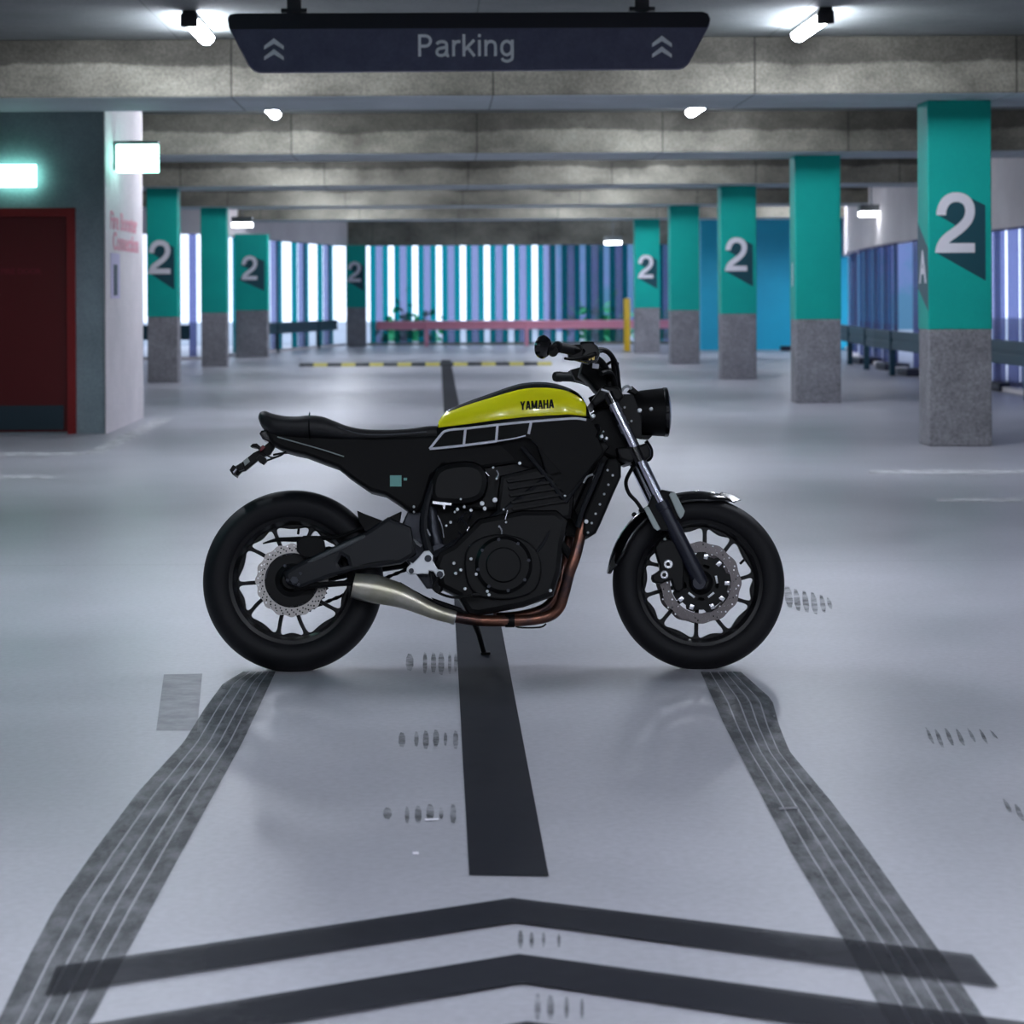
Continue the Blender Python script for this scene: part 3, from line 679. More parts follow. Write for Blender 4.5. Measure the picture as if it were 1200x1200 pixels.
def disc(mb, px, py, d, r, t, seg=24, bevel=0.002):
    c = P(px, py, d)
    m = Matrix.Translation(c) @ Matrix.Rotation(R(90), 4, 'X')
    return mb.lathe([(0, -t / 2), (r - bevel, -t / 2), (r, -t / 2 + bevel), (r, t / 2 - bevel), (r - bevel, t / 2), (0, t / 2)], m, seg)
def bolt(mb, px, py, d, r=0.008, t=0.01):
    return disc(mb, px, py, d, r, t, 6, 0.001)

def chaikin(pts, it=2):
    for _ in range(it):
        q = []
        for i in range(len(pts)):
            a, b = pts[i], pts[(i + 1) % len(pts)]
            q += [(a[0] * .75 + b[0] * .25, a[1] * .75 + b[1] * .25), (a[0] * .25 + b[0] * .75, a[1] * .25 + b[1] * .75)]
        pts = q
    return pts
def pol(r, a): return (r * math.cos(R(a)), r * math.sin(R(a)))
def circ(r, n=72, c=(0, 0)): return [(c[0] + r * math.cos(2 * math.pi * k / n), c[1] + r * math.sin(2 * math.pi * k / n)) for k in range(n)]

def wheel(name, cpx, cpy, prof, spokes, rimw, label):
    c = P(cpx, cpy, 0)
    ax = Matrix.Translation((c.x, 0, c.z)) @ Matrix.Rotation(R(90), 4, 'X')
    b = MB()
    # rim barrel
    hw = rimw
    b.lathe([(0.221, -hw), (0.223, -hw + 0.006), (0.212, -hw + 0.012), (0.203, -0.02), (0.203, 0.02), (0.212, hw - 0.012), (0.223, hw - 0.006), (0.221, hw), (0.206, hw - 0.004), (0.196, hw * 0.45), (0.194, 0), (0.196, -hw * 0.45), (0.206, -hw + 0.004)], ax, 96, closed=True)
    # spokes: one cast disc with rounded windows
    holes = []
    n = len(spokes)
    for i in range(n):
        (oi, ii), (oj, ij) = spokes[i], spokes[(i + 1) % n]
        if oj < oi: oj += 360; ij += 360
        ri, ro, h = 0.085, 0.190, 0.0044
        a0, a1 = ii + math.degrees(h * 1.35 / ri), ij - math.degrees(h * 1.35 / ri)
        b0, b1 = oi + math.degrees(h * 1.5 / ro), oj - math.degrees(h * 1.5 / ro)
        m_ = (b0 + b1) / 2
        pts = [pol(ri, a0), pol(ri * .45 + ro * .55, a0 * .45 + b0 * .55), pol(ro * 0.965, b0), pol(ro * 1.004, b0 + (b1 - b0) * .10), pol(ro * 0.965, b0 + (b1 - b0) * .27), pol(ro * 0.940, m_), pol(ro * 0.965, b0 + (b1 - b0) * .73), pol(ro * 1.004, b0 + (b1 - b0) * .90), pol(ro * 0.965, b1), pol(ri * .45 + ro * .55, a1 * .45 + b1 * .55), pol(ri, a1), pol(ri * .97, (a0 + a1) / 2)]
        holes.append(chaikin(pts, 2))
    b.mesh(curve_mesh([circ(0.1975, 96)] + holes, 0.022, 0.004), Matrix.Translation((c.x, 0, c.z)) @ TOY(0))
    b.lathe([(0, -0.06), (0.028, -0.06), (0.032, -0.05), (0.034, -0.02), (0.05, -0.012), (0.05, 0.012), (0.034, 0.02), (0.032, 0.05), (0.028, 0.06), (0, 0.06)], ax, 32)
    w = b.build(name, B['rim'], bike, label=label)
    t = MB()
    full = [(r, -y) for r, y in prof] + [(r, y) for r, y in reversed(prof[:-1])]
    t.lathe(full + [(prof[0][0] - 0.004, prof[0][1] * 0.9), (prof[0][0] - 0.004, -prof[0][1] * 0.9)], ax, 128, closed=True)
    ty = t.build('tyre', B['rubber'], w, smooth=60)
    return w, ax, c
SPF = [(-167, -170), (-134.5, -137), (-94, -95), (-61, -68), (-22, -26), (7.5, 1.7), (50, 49), (82, 77), (118, 120), (158, 152)]
SPR = [(35, 38), (70, 74), (111, 110), (143, 135), (183, 182), (216, 207), (254.5, 250), (284, 275), (326, 321), (358, 352)]
front, axF, cF = wheel('front_wheel', 818.5, 683, [(0.222, 0.050), (0.236, 0.058), (0.252, 0.061), (0.268, 0.058), (0.281, 0.049), (0.291, 0.036), (0.2975, 0.019), (0.300, 0)], SPF, 0.046, 'gloss black cast front wheel')
rear, axR, cR = wheel('rear_wheel', 343.5, 680.5, [(0.222, 0.075), (0.238, 0.084), (0.258, 0.090), (0.275, 0.087), (0.290, 0.077), (0.302, 0.058), (0.311, 0.032), (0.315, 0)], SPR, 0.070, 'gloss black cast rear wheel')

def brake_disc(name, c, ro, ri, y, parent, waves, studs, amp=0.003, m='disc'):
    b = MB()
    outer = [pol(ro + amp * math.cos(R(a * waves)), a) for a in range(0, 360, 2)]
    holes = []
    for k in range(waves * 2):
        a = k * 360 / (waves * 2)
        for j, rr in enumerate(((0.28, 0.0), (0.52, 0.33), (0.76, 0.66))):
            holes.append(circ(0.0033, 6, pol(ri + (ro - ri) * rr[0], a + rr[1] * 360 / (waves * 2))))
    b.mesh(curve_mesh([outer, circ(ri, 90)] + holes, 0.005), Matrix.Translation((c.x, 0, c.z)) @ TOY(y))
    d = b.build(name, B[m], parent, smooth=0)
    return d
for y in (-0.066, 0.066):
    brake_disc('brake_disc', cF, 0.139, 0.106, y, front, 12, 9, 0.0025, 'disc_dark')
cb = MB()   # carrier with slots
sl = []
for k in range(9):
    a = 90 + 20 + k * 40
    sl.append(chaikin([pol(0.052, a - 12), pol(0.052, a + 12), pol(0.064, a + 11), pol(0.064, a - 11)], 1))
cb.mesh(curve_mesh([[pol(0.1045 if (k % 8) < 4 else 0.094, k * 5) for k in range(72)]] + sl[::2], 0.006), Matrix.Translation((cF.x, 0, cF.z)) @ TOY(-0.070))
cb.lathe([(0, -0.04), (0.022, -0.04), (0.028, -0.02), (0.045, 0.0), (0.045, 0.01), (0, 0.01)], Matrix.Translation((cF.x, -0.07, cF.z)) @ Matrix.Rotation(R(90), 4, 'X') @ Matrix.Scale(-1, 4, (0, 0, 1)), 32)
cb.build('disc_carrier', B['dark'], front)
for a in (78, 45, -2, -38, -66, -112, -141, 178, 140):
    p = pol(0.0905, a)
    MB().box((cF.x + p[0], -0.0745, cF.z + p[1]), (0.019, 0.006, 0.015), Matrix.Rotation(R(-a), 4, 'Y'), 0.002).build('disc_bobbin', B['glare'], front)
for a0 in (-128, -52, 10):
    p = pol(0.055, a0)
    MB().box((cF.x + p[0], -0.0755, cF.z + p[1]), (0.007, 0.002, 0.026), Matrix.Rotation(R(-a0), 4, 'Y'), 0.0005).build('hub_mark', B['alu'], front)
v = MB(); q0, q1 = pol(0.19, 27), pol(0.160, 24); v.tube([(cF.x + q0[0], 0, cF.z + q0[1]), (cF.x + q1[0], -0.004, cF.z + q1[1])], 0.0045, 8); v.build('valve_stem', B['black'], front)
# rear disc, carrier, sprocket
brake_disc('brake_disc', cR, 0.124, 0.094, -0.072, rear, 16, 0)
cb = MB(); cb.mesh(curve_mesh([[pol(0.0955 if (k % 12) < 6 else 0.088, k * 5) for k in range(72)]], 0.006), Matrix.Translation((cR.x, 0, cR.z)) @ TOY(-0.071))
cb.lathe([(0, -0.03), (0.03, -0.03), (0.04, -0.01), (0.06, 0), (0, 0)], Matrix.Translation((cR.x, -0.073, cR.z)) @ Matrix.Rotation(R(90), 4, 'X') @ Matrix.Scale(-1, 4, (0, 0, 1)), 32)
cb.build('disc_carrier', B['dark'], rear)
sp = MB(); sp.mesh(curve_mesh([[pol(0.122 if k % 2 else 0.114, k * 360 / 86) for k in range(86)]], 0.007), Matrix.Translation((cR.x, 0, cR.z)) @ TOY(0.105)); sp.build('sprocket', B['grey'], rear)
v = MB(); q0, q1 = pol(0.19, 84), pol(0.162, 84); v.tube([(cR.x + q0[0], 0, cR.z + q0[1]), (cR.x + q1[0], -0.004, cR.z + q1[1])], 0.0045, 8); v.build('valve_stem', B['black'], rear)
# chain
ch = MB()
pv = P(478, 655, -0.105)
top = [Vector((cR.x, 0.105, cR.z + 0.117)), Vector((pv.x, 0.105, pv.z + 0.035))]
bot = [Vector((cR.x, 0.105, cR.z - 0.117)), Vector((pv.x, 0.105, pv.z - 0.035))]
path = [top[1].lerp(top[0], k / 30) for k in range(31)] + [Vector((cR.x + 0.117 * math.cos(R(a)), 0.105, cR.z + 0.117 * math.sin(R(a)))) for a in range(98, 263, 8)] + [bot[0].lerp(bot[1], k / 30) for k in range(31)]
ch.tube(path, [0.008 if k % 2 else 0.0055 for k in range(len(path))], 6)
ch.build('chain', B['dark'], bike, smooth=0)

# ---- swingarm
sw = MB()
plate(sw, [[(332, 671), (350, 660), (390, 641), (429, 623), (455, 606), (482, 618), (488, 650), (470, 661), (417, 669), (390, 676), (352, 690), (336, 684)], [(397, 660), (401, 652), (406, 655), (408, 662), (400, 664)]], 0.115, 0.045, 0.014)
plate(sw, [[(336, 676), (352, 668), (390, 655), (430, 645), (480, 640), (482, 665), (417, 675), (350, 690), (336, 688)]], -0.115, 0.035, 0.006)
sw.cyl(P(478, 640, 0.13), P(478, 640, -0.13), 0.028)
arm_ = sw.build('swingarm', B['arm'], bike)
rb = MB(); wire(rb, [(352, 664, 0.130), (372, 654, 0.132), (395, 643.5, 0.134), (416, 634, 0.134), (428, 628, 0.132)], [0.003, 0.009, 0.011, 0.011, 0.006], 10); rb.build('arm_highlight', B['arm_hi'], arm_)  # raised paler strip standing in for the highlight along the arm's top
sw = MB(); wire(sw, [(345, 690, 0.118), (372, 686, 0.125), (420, 683, 0.125), (470, 686, 0.12)], 0.010); wire(sw, [(395, 672, 0.125), (425, 662, 0.13), (462, 656, 0.13)], 0.008)
sw.build('swingarm_brace', B['black'], bike)
g = MB(); plate(g, [[(419, 599), (428, 603), (449, 611), (460, 605), (470.5, 600), (468, 614), (455, 622), (430, 626), (421, 612)]], 0.06, 0.10, 0.003); g.build('hugger', B['black'], bike)
# rear caliper, axle
g = MB(); plate(g, [[(348, 634), (356, 628), (372, 628), (380, 634), (382, 646), (372, 654), (356, 654), (348, 646)]], 0.085, 0.05, 0.005)
wire(g, [(308, 637, 0.09), (325, 632.5, 0.09), (345, 632, 0.09), (385, 630, 0.09), (400, 628, 0.10), (440, 612, 0.10)], [0.002, 0.007, 0.009, 0.008, 0.006, 0.005])
g.build('rear_caliper', B['black'], bike)
for x_, y_ in ((345, 680), (334, 663), (352, 672), (337, 680), (350, 685)): bolt(MB_ := MB(), x_, y_, 0.135, 0.006 if x_ != 345 else 0.014, 0.012); MB_.build('axle_bolt', B['grey'], bike)

# ---- exhaust
ex = MB()
wire(ex, [(690, 600, 0.10), (683, 614, 0.12), (679, 633, 0.125), (674, 652, 0.13), (667, 672, 0.13), (661, 695, 0.12), (655, 712, 0.11), (643, 722, 0.10), (620, 726.5, 0.10), (590, 727.5, 0.11), (560, 727, 0.12), (532, 723, 0.13)], [0.017, 0.018, 0.019, 0.02, 0.0195, 0.0195, 0.0195, 0.0195, 0.0195, 0.0195, 0.0195, 0.0195], 16)
ex.build('exhaust_pipe', B['copper'], bike, label='copper coloured heat-stained exhaust pipe')
ex = MB(); wire(ex, [(676, 600, -0.02), (668, 625, 0.0), (663, 650, 0.02), (655, 690, 0.03), (640, 712, 0.03), (610, 722, 0.03), (580, 724, 0.06)], 0.019, 14); ex.build('exhaust_pipe', B['copper'], bike)
mf = MB()
cent = [(414, 686), (424, 688), (440, 690.5), (460, 695.5), (480, 703), (497, 711), (515, 718.5), (533, 723.5)]
rad = [0.041, 0.0455, 0.049, 0.044, 0.036, 0.030, 0.0255, 0.0225]
pp = catmull([P(a, b, 0.155 - 0.0003 * i * i) for i, (a, b) in enumerate(cent)], 5)
rr = []
for i in range(len(rad) - 1): rr += [rad[i] + (rad[i + 1] - rad[i]) * k / 5 for k in range(5)]
rr.append(rad[-1])
mf.tube(pp, rr, 28, None, caps=False)
# rolled lip and dark inside
inner = [pp[0], pp[2], pp[5]]
mf.tube([pp[0], pp[0] + (pp[1] - pp[0]) * 0.3], [0.0425, 0.0425], 28, None, caps=False)
mf_o = mf.build('muffler', B['steel'], bike, label='brushed steel megaphone muffler')
ib = MB(); ib.tube([pp[0] + (pp[1] - pp[0]) * 0.1, pp[3]], [0.039, 0.02], 24); ib.build('muffler_outlet', B['black'], mf_o)
cl_ = MB(); a_, b2 = P(529, 723, 0.13), P(534, 724, 0.13); cl_.tube([a_, b2], [0.0245, 0.0245], 24); cl_.build('exhaust_clamp', B['alu'], bike)
cl_ = MB(); a_, b2 = P(603, 727.5, 0.105), P(592, 727.5, 0.105); cl_.tube([a_, b2], [0.0225, 0.0225], 20); wire(cl_, [(604, 734, 0.10), (612, 735.5, 0.10), (633, 735, 0.10), (640, 731, 0.10)], 0.003); cl_.build('exhaust_clamp', B['black'], bike)
hs = MB(); wire(hs, [(468, 684, 0.15), (485, 694, 0.155), (505, 704, 0.155), (530, 713, 0.145), (548, 719, 0.13)], 0.0065, 8); plate(hs, [[(505, 700), (540, 712), (548, 722), (520, 716)]], 0.10, 0.03); hs.build('heat_guard', B['black'], bike)

# ---- frame
fr = MB()
for s in (1, -1):
    d = 0.12 * s
    wire(fr, [(700, 500, d * .4), (690, 520, d), (668, 545, d), (640, 560, d), (600, 590, d), (560, 620, d), (520, 645, d * 1.05), (498, 655, d)], 0.013)
    wire(fr, [(612, 524, d * 1.1), (636, 553, d * 1.15), (662, 586, d * 1.15)], 0.009)
    wire(fr, [(662, 588, d * 1.15), (675, 570, d * 1.1), (693, 545, d)], 0.010)
    wire(fr, [(510, 560, d), (500, 590, d * 1.1), (497, 620, d * 1.1), (505, 655, d), (512, 690, d)], [0.012, 0.013, 0.016, 0.016, 0.012])
    wire(fr, [(588, 672, d * 1.25), (612, 661, d * 1.25), (632, 643, d * 1.25), (645, 620, d * 1.2), (652, 600, d)], 0.006)
fr.build('frame', B['arm'], bike)
fr = MB()
wire(fr, [(325, 512, 0.105), (350, 519, 0.11), (378, 527, 0.115), (403, 535, 0.12)], 0.0022, 6); fr.build('subframe_highlight', B['pale'], bike)  # pale ribbon painted in where the subframe catches a highlight
sf = MB()
plate(sf, [[(313, 506), (330, 500), (400, 512), (440, 515), (515, 512), (530, 522), (600, 520), (606, 545), (560, 552), (520, 548), (507, 560), (498, 590), (492, 600), (482, 602), (468, 592), (452, 581.5), (435, 577.5), (424, 570), (411, 561), (397, 549.5), (380, 543.5), (359, 535.5), (347, 533), (333, 529), (320, 522)]], 0, 0.20, 0.012)
sf.build('side_cover', B['black'], bike)
st = MB(); plate(st, [[(457, 557), (470.5, 557), (470.5, 570), (457, 570)]], 0.1015, 0.002, 0); plate(st, [[(473, 560), (477, 560), (477, 563), (473, 563)]], 0.1015, 0.002, 0); st.build('sticker', B['sticker'], bike, smooth=0, label='small turquoise label')

# ---- engine
en = MB()
plate(en, [[(512, 560), (560, 540), (640, 530), (700, 515), (712, 525), (690, 560), (672, 600), (655, 610), (600, 600), (540, 598), (505, 590)]], 0, 0.16, 0.01)
plate(en, [[(530, 640), (560, 610), (610, 600), (650, 600), (664, 612), (658, 640), (655, 670), (646, 700), (612, 712), (560, 722), (548, 720), (536, 700), (516, 690), (508, 665), (514, 648)]], 0, 0.30, 0.02)
plate(en, [[(585, 560), (650, 545), (672, 570), (668, 610), (600, 620), (580, 600)]], 0, 0.26, 0.015)
for k in range(5):
    plate(en, [[(592 + k * 1.5, 566 + k * 8), (655 + k, 556 + k * 8), (658 + k, 559 + k * 8), (594 + k * 1.5, 569 + k * 8)]], 0, 0.29, 0.001)
engine = en.build('engine', B['dark'], bike)
cc = MB(); disc(cc, 590, 662, 0.165, 0.098, 0.05, 48, 0.012); disc(cc, 590, 662, 0.192, 0.060, 0.012, 40, 0.004)
plate(cc, [[(545, 650), (560, 632), (590, 626), (620, 636), (634, 660), (628, 690), (600, 702), (565, 700), (548, 684)]], 0.155, 0.03, 0.006, 3); cc.build('clutch_cover', B['dark'], engine)
for a in range(0, 360, 45):
    p = pol(0.088, a + 10); c = P(590, 662, 0.193); cb = MB(); cb.lathe([(0, -0.004), (0.006, -0.004), (0.006, 0.004), (0, 0.004)], Matrix.Translation((c.x + p[0], c.y + 0.002, c.z + p[1])) @ Matrix.Rotation(R(90), 4, 'X'), 6); cb.build('cover_bolt', B['grey'], engine)
for x_, y_ in ((552, 655), (540, 668), (534, 672), (571, 693), (545, 690), (558, 673), (532, 660), (573, 697), (645, 692)): cb = bolt(MB(), x_, y_, 0.175, 0.006, 0.02); cb.build('cover_bolt', B['alu'], engine)
bp_ = MB(); plate(bp_, [[(503, 588), (600, 585), (610, 650), (540, 668), (512, 655)]], 0.0, 0.10, 0.003); plate(bp_, [[(664, 584), (700, 530), (714, 540), (700, 562), (682, 606), (676, 630), (655, 628)]], 0.0, 0.12, 0.003); bp_.build('dark_backing', B['black'], bike)  # dark backing plates added to close the gaps behind engine and radiator
ab = MB()  # rounded throttle / airbox cover
plate(ab, [[(503, 575), (507, 556), (520, 545), (548, 541), (566, 548), (572, 565), (566, 584), (548, 592), (520, 592), (507, 588)]], 0.09, 0.10, 0.022, 4); ab.build('airbox_cover', B['dark'], bike)
# hoses, plus bright fittings and rods standing in for glints and see-through gaps
rnd = random.Random(11)
hb = MB(); sb = MB()
for k in range(16):
    x = rnd.uniform(533, 598); y = rnd.uniform(588, 645); a = rnd.uniform(-1.2, 1.2); L_ = rnd.uniform(6, 15)
    hb = MB(); wire(hb, [(x, y, 0.10), (x + L_ * math.sin(a) * .6, y + L_ * .5, 0.13), (x + L_ * math.sin(a), y + L_, 0.10)], 0.0035, 6, 3); hb.build('hose', B['grey'], engine)
for (x, y, r) in [(565, 590, .008), (580, 586, .009), (568, 596, .007), (552, 598, .006), (544, 594, .005), (536, 597, .006), (590, 597, .004), (593, 612, .004), (578, 548, .004), (582, 561, .004), (609, 543, .006), (528, 612, .005), (523, 616, .004), (586, 633, .005), (575, 639, .004), (551, 640, .003), (662, 581, .004), (585, 617, .004), (533, 600, .004), (540, 585, .004)]:
    disc(q_ := MB(), x, y, 0.155, r, 0.012, 10, 0.001); q_.build('glint_fitting', B['alu'], engine)
plate(sb, [[(507, 587), (529, 589.5), (529, 592.5), (522, 592), (521.5, 597), (519.5, 597), (518.5, 592), (507, 590.5)]], 0.135, 0.006, 0.001)
wire(sb, [(550, 617, .16), (547, 622, .16)], 0.002, 5, 2); wire(sb, [(595, 598, .16), (592, 609, .16)], 0.0018, 5, 2); wire(sb, [(582, 551, .15), (584, 556, .152), (581, 561, .15)], 0.003, 6, 4)
wire(sb, [(569, 553, .15), (573, 558, .15)], 0.002, 5, 2); wire(sb, [(585, 616, .16), (588, 622, .16), (587, 630, .16)], 0.003, 6, 3); wire(sb, [(574, 640, .16), (577, 636, .16)], 0.002, 5, 2)
wire(sb, [(497, 612, .14), (501, 621, .14), (504, 628, .14)], 0.0035, 6, 3); wire(sb, [(513, 604, .13), (518, 616, .13), (520, 630, .13)], 0.002, 6, 3)
sb.build('glint_rods', B['glare'], engine)
# shock linkage area behind the engine
lk = MB()
for (x, y, r) in [(464, 623, .012), (468, 627, .010), (478, 624, .008), (477, 641, .008), (474, 634, .008), (485, 594, .005), (485, 600, .004)]: disc(lk, x, y, 0.10, r, 0.02, 14)
wire(lk, [(458, 618, .09), (468, 627, .10), (482, 632, .1), (494, 640, .1)], 0.006, 6, 3)
lk.build('linkage', B['alu'], bike)
lk = MB(); plate(lk, [[(478, 600), (500, 600), (520, 640), (520, 690), (500, 690), (478, 660), (462, 640), (455, 625), (470, 618)]], 0.0, 0.10, 0.006)
wire(lk, [(505, 595, 0.06), (508, 620, 0.07), (514, 645, 0.08)], 0.022, 14, 3); disc(lk, 515, 648, 0.10, 0.032, 0.04); lk.build('shock_absorber', B['grey'], bike)
# footpeg bracket
fb = MB(); plate(fb, [[(480, 658), (484, 660), (489, 655), (497, 646), (503, 645), (507.5, 651), (507, 657), (513, 667), (519.5, 668), (521, 674), (517, 678.5), (511.5, 676), (508, 670), (503, 669), (502, 673), (495, 672.5), (480, 673.5), (476, 670), (477, 665), (481, 661)]], 0.150, 0.012, 0.003)
pb = fb.build('footpeg_bracket', B['alu'], bike, label='pale alloy rider footpeg bracket')
for x_, y_, r in ((501.5, 654.5, .012), (515.5, 673, .011), (482, 669, .009)): disc(fb := MB(), x_, y_, 0.160, r, 0.008, 20, .002); fb.build('bolt', B['grey'], pb)
fb = MB(); wire(fb, [(515, 690, 0.12), (513, 690, 0.20), (512, 690, 0.26)], 0.013, 10, 2); fb.build('footpeg', B['black'], bike)
fb = MB(); wire(fb, [(515, 675, 0.155), (508, 690, 0.165), (530, 700, 0.18), (556, 697, 0.19)], 0.005, 8, 4); fb.box(P(558, 697, 0.2), (0.03, 0.04, 0.012), None, .003); fb.build('brake_pedal', B['dark'], bike)
# kickstand
ks = MB()
foot = RI @ (Vector((at(567, 771, 8.0).x, 8.0, 0.012)) - ROOT)
tw = P(553, 722, -0.12)
ks.tube([tw, tw.lerp(foot, 0.5) + Vector((0.004, 0, 0)), foot], [0.012, 0.010, 0.009], 10)
ks.box(foot + Vector((0.006, 0, -0.002)), (0.035, 0.04, 0.008), Matrix.Rotation(-LEAN, 4, 'X'), 0.002)
ks.build('kickstand', B['black'], bike)

# ---- fuel tank
TOPP = [(512, 500), (516, 489), (524, 480), (545, 470.5), (570, 461.5), (600, 451), (615, 447.5), (630, 446.5), (645, 447.5), (660, 451), (675, 458), (683, 466), (688, 478), (691, 490)]
BOTP = [(512, 500.5), (545, 497.5), (583, 493), (622, 489.3), (667, 486.8), (691, 488.5)]
def interp(tab, x):
    if x <= tab[0][0]: return tab[0][1]
    for i in range(len(tab) - 1):
        if x <= tab[i + 1][0]:
            f = (x - tab[i][0]) / (tab[i + 1][0] - tab[i][0]); return tab[i][1] + f * (tab[i + 1][1] - tab[i][1])
    return tab[-1][1]
topc = [tuple(p)[:2] for p in catmull([(a, b, 0) for a, b in TOPP], 5)]
topl = [(P(a, b, 0.03).x, P(a, b, 0.03).z - 0.002) for a, b in topc]
botl = [(P(a, b, 0.13).x, P(a, b, 0.13).z) for a, b in BOTP]
X0, X1 = topl[0][0], topl[-1][0]
def tw_(x):
    f = (x - X0) / (X1 - X0)
    f = min(max(f, 0), 1)
    return 0.075 + 0.070 * math.sin(min(f / 0.62, 1) * math.pi / 2) - (0.035 * max(0, (f - 0.75) / 0.25) ** 2)
def tank_pt(x, th, off=0.0, n=2.5):
    zt, zb, w = interp(topl, x), interp(botl, x), tw_(x)
    h = max(zt - zb, 0.003)
    c, s_ = max(math.cos(R(th)), 0), max(math.sin(R(th)), 0)
    return Vector((x, -(w + off) * s_ ** (2 / n), zb + (h + off * .6) * c ** (2 / n)))
xs_ = [X0 + (X1 - X0) * (0.5 - 0.5 * math.cos(math.pi * k / 40)) for k in range(41)]
tk = MB(); ths = [0, 8, 16, 24, 32, 40, 48, 56, 64, 72, 78, 84, 90]
rows = []
for x in xs_:
    ring = [tank_pt(x, t) for t in ths]
    zb = interp(botl, x); w = tw_(x)
    ring.append(Vector((x, -w * 0.94, zb - 0.03)))
    full = [Vector((p.x, -p.y, p.z)) for p in reversed(ring[1:])] + ring
    rows.append([tk.bm.verts.new(p) for p in full])
for i in range(len(rows) - 1):
    for k in range(len(rows[0]) - 1):
        tk.bm.faces.new((rows[i][k], rows[i][k + 1], rows[i + 1][k + 1], rows[i + 1][k]))
tk.bm.faces.new(rows[0]); tk.bm.faces.new(rows[-1][::-1])
tank = tk.build('fuel_tank', B['gloss'], bike, smooth=50)
for s in (1, -1):
    yb = MB(); xa, xb = X0 + 0.006, X1 - 0.019
    xs2 = [xa + (xb - xa) * (0.5 - 0.5 * math.cos(math.pi * k / 40)) for k in range(41)]
    th2 = [36, 41, 48, 54, 60, 66, 72, 78, 83, 87, 90]
    A = []
    for x in xs2:
        f = (x - xa) / (xb - xa)
        lo = 47
        if f > 0.88: lo = 47 + (f - 0.88) * 60
        if f < 0.06: lo = 36 + (0.06 - f) * 300
        A.append([tank_pt(x, lo + (90 - lo) * (t - 36) / 54, 0.0035) for t in th2])
    V = [[yb.bm.verts.new(Vector((p.x, p.y * s, p.z + 0.002))) for p in r] for r in A]
    for i in range(len(V) - 1):
        for k in range(len(V[0]) - 1): yb.bm.faces.new((V[i][k], V[i][k + 1], V[i + 1][k + 1], V[i + 1][k]))
    o = yb.build('side_panel', B['yellow'], tank, smooth=60, label='yellow tank side panel')
    if s == 1: panel = o
    md = o.modifiers.new('solid', 'SOLIDIFY'); md.thickness = 0.003; md.offset = 0
# lettering wrapped over the panel
def bars(word):
    bm_ = bmesh.new(); x0 = 0
    S = {'Y': (.80, [(.12, 1, .40, .42), (.68, 1, .40, .42), (.40, .48, .40, 0)]), 'A': (.80, [(.12, 0, .36, 1), (.68, 0, .44, 1), (.25, .20, .55, .20, 1)]),
         'M': (.98, [(.12, 0, .12, 1), (.86, 0, .86, 1), (.14, 1, .46, .12), (.84, 1, .52, .12)]), 'H': (.80, [(.12, 0, .12, 1), (.68, 0, .68, 1), (.12, .41, .68, .41, 1)])}
    for k_, chh in enumerate(word):
        adv, st = S[chh]
        for n_, s_ in enumerate(st):
            z = 0.0006 * n_
            if len(s_) == 5: q = [(s_[0], s_[1]), (s_[2], s_[1]), (s_[2], s_[1] + .18), (s_[0], s_[1] + .18)]
            else: q = [(s_[0] - .14, s_[1]), (s_[0] + .14, s_[1]), (s_[2] + .14, s_[3]), (s_[2] - .14, s_[3])]
            bm_.faces.new([bm_.verts.new((x + x0, y, z)) for x, y in q])
        x0 += adv + 0.10
    bmesh.ops.subdivide_edges(bm_, edges=bm_.edges, cuts=3, use_grid_fill=True)
    m = bpy.data.meshes.new('t'); bm_.to_mesh(m); bm_.free(); return m
tm = bars('YAMAHA')
tx = [v.co.x for v in tm.vertices]; ty_ = [v.co.y for v in tm.vertices]
pa, pb_ = P(609.5, 476, 0.14), P(649, 473, 0.14); wid = pb_.x - pa.x; hgt = 0.0305
kx, ky = wid / (max(tx) - min(tx)), hgt / (max(ty_) - min(ty_)); mx_, my_ = (max(tx) + min(tx)) / 2, (max(ty_) + min(ty_)) / 2
cz = P(629, 474.5, 0.14).z; cx = (pa.x + pb_.x) / 2
def wrap(co):
    x = cx + (co.x - mx_) * kx; z = cz + (co.y - my_) * ky + (x - cx) * 0.06
    lo, hi = 36.0, 90.0
    for _ in range(24):
        m = (lo + hi) / 2
        if tank_pt(x, m, 0.0035).z + 0.002 > z: lo = m
        else: hi = m
    p = tank_pt(x, lo, 0.0035)
    return Vector((x, p.y - 0.0026 - co.z * 0.3, z))
MB().mesh(tm, fn=wrap).build('lettering', B['black'], panel, smooth=0)
# black lower side cover with white outlined windows
dS = lambda px: 0.105 + 0.042 * min(max((px - 505) / 110, 0), 1)
lc = MB()
for s in (1, -1):
    pts = [(503, 527), (512, 509), (527, 503.5), (583, 496.5), (622, 493), (667, 489.5), (692, 491), (700, 505), (694, 525), (680, 548), (664, 560), (650, 545), (622, 514), (612, 512.5), (582, 518), (543, 523)]
    va = [P(a, b, dS(a)) for a, b in pts]
    A = [lc.bm.verts.new((p.x, p.y * s, p.z)) for p in va]; Bv = [lc.bm.verts.new((p.x, (p.y + 0.035) * s, p.z)) for p in va]
    lc.bm.faces.new(A); lc.bm.faces.new(Bv[::-1])
    for i in range(len(A)): lc.bm.faces.new((A[i], A[(i + 1) % len(A)], Bv[(i + 1) % len(A)], Bv[i]))
bmesh.ops.triangulate(lc.bm, faces=[f for f in lc.bm.faces if len(f.verts) > 4])
side = lc.build('side_scoop', B['black'], bike, smooth=30)
ws = MB()
def stripe(pts, w=0.0042):
    pp = catmull([P(a, b, dS(a) + 0.004) for a, b in pts], 4)
    ws.tube(pp, w, 8, flat=(0.35, 1.0))
stripe([(503.5, 526), (518, 508), (523, 505), (530, 503.5), (545, 502.2), (583, 497.8), (622, 494), (667, 490.5), (678, 490.5), (687, 492)])
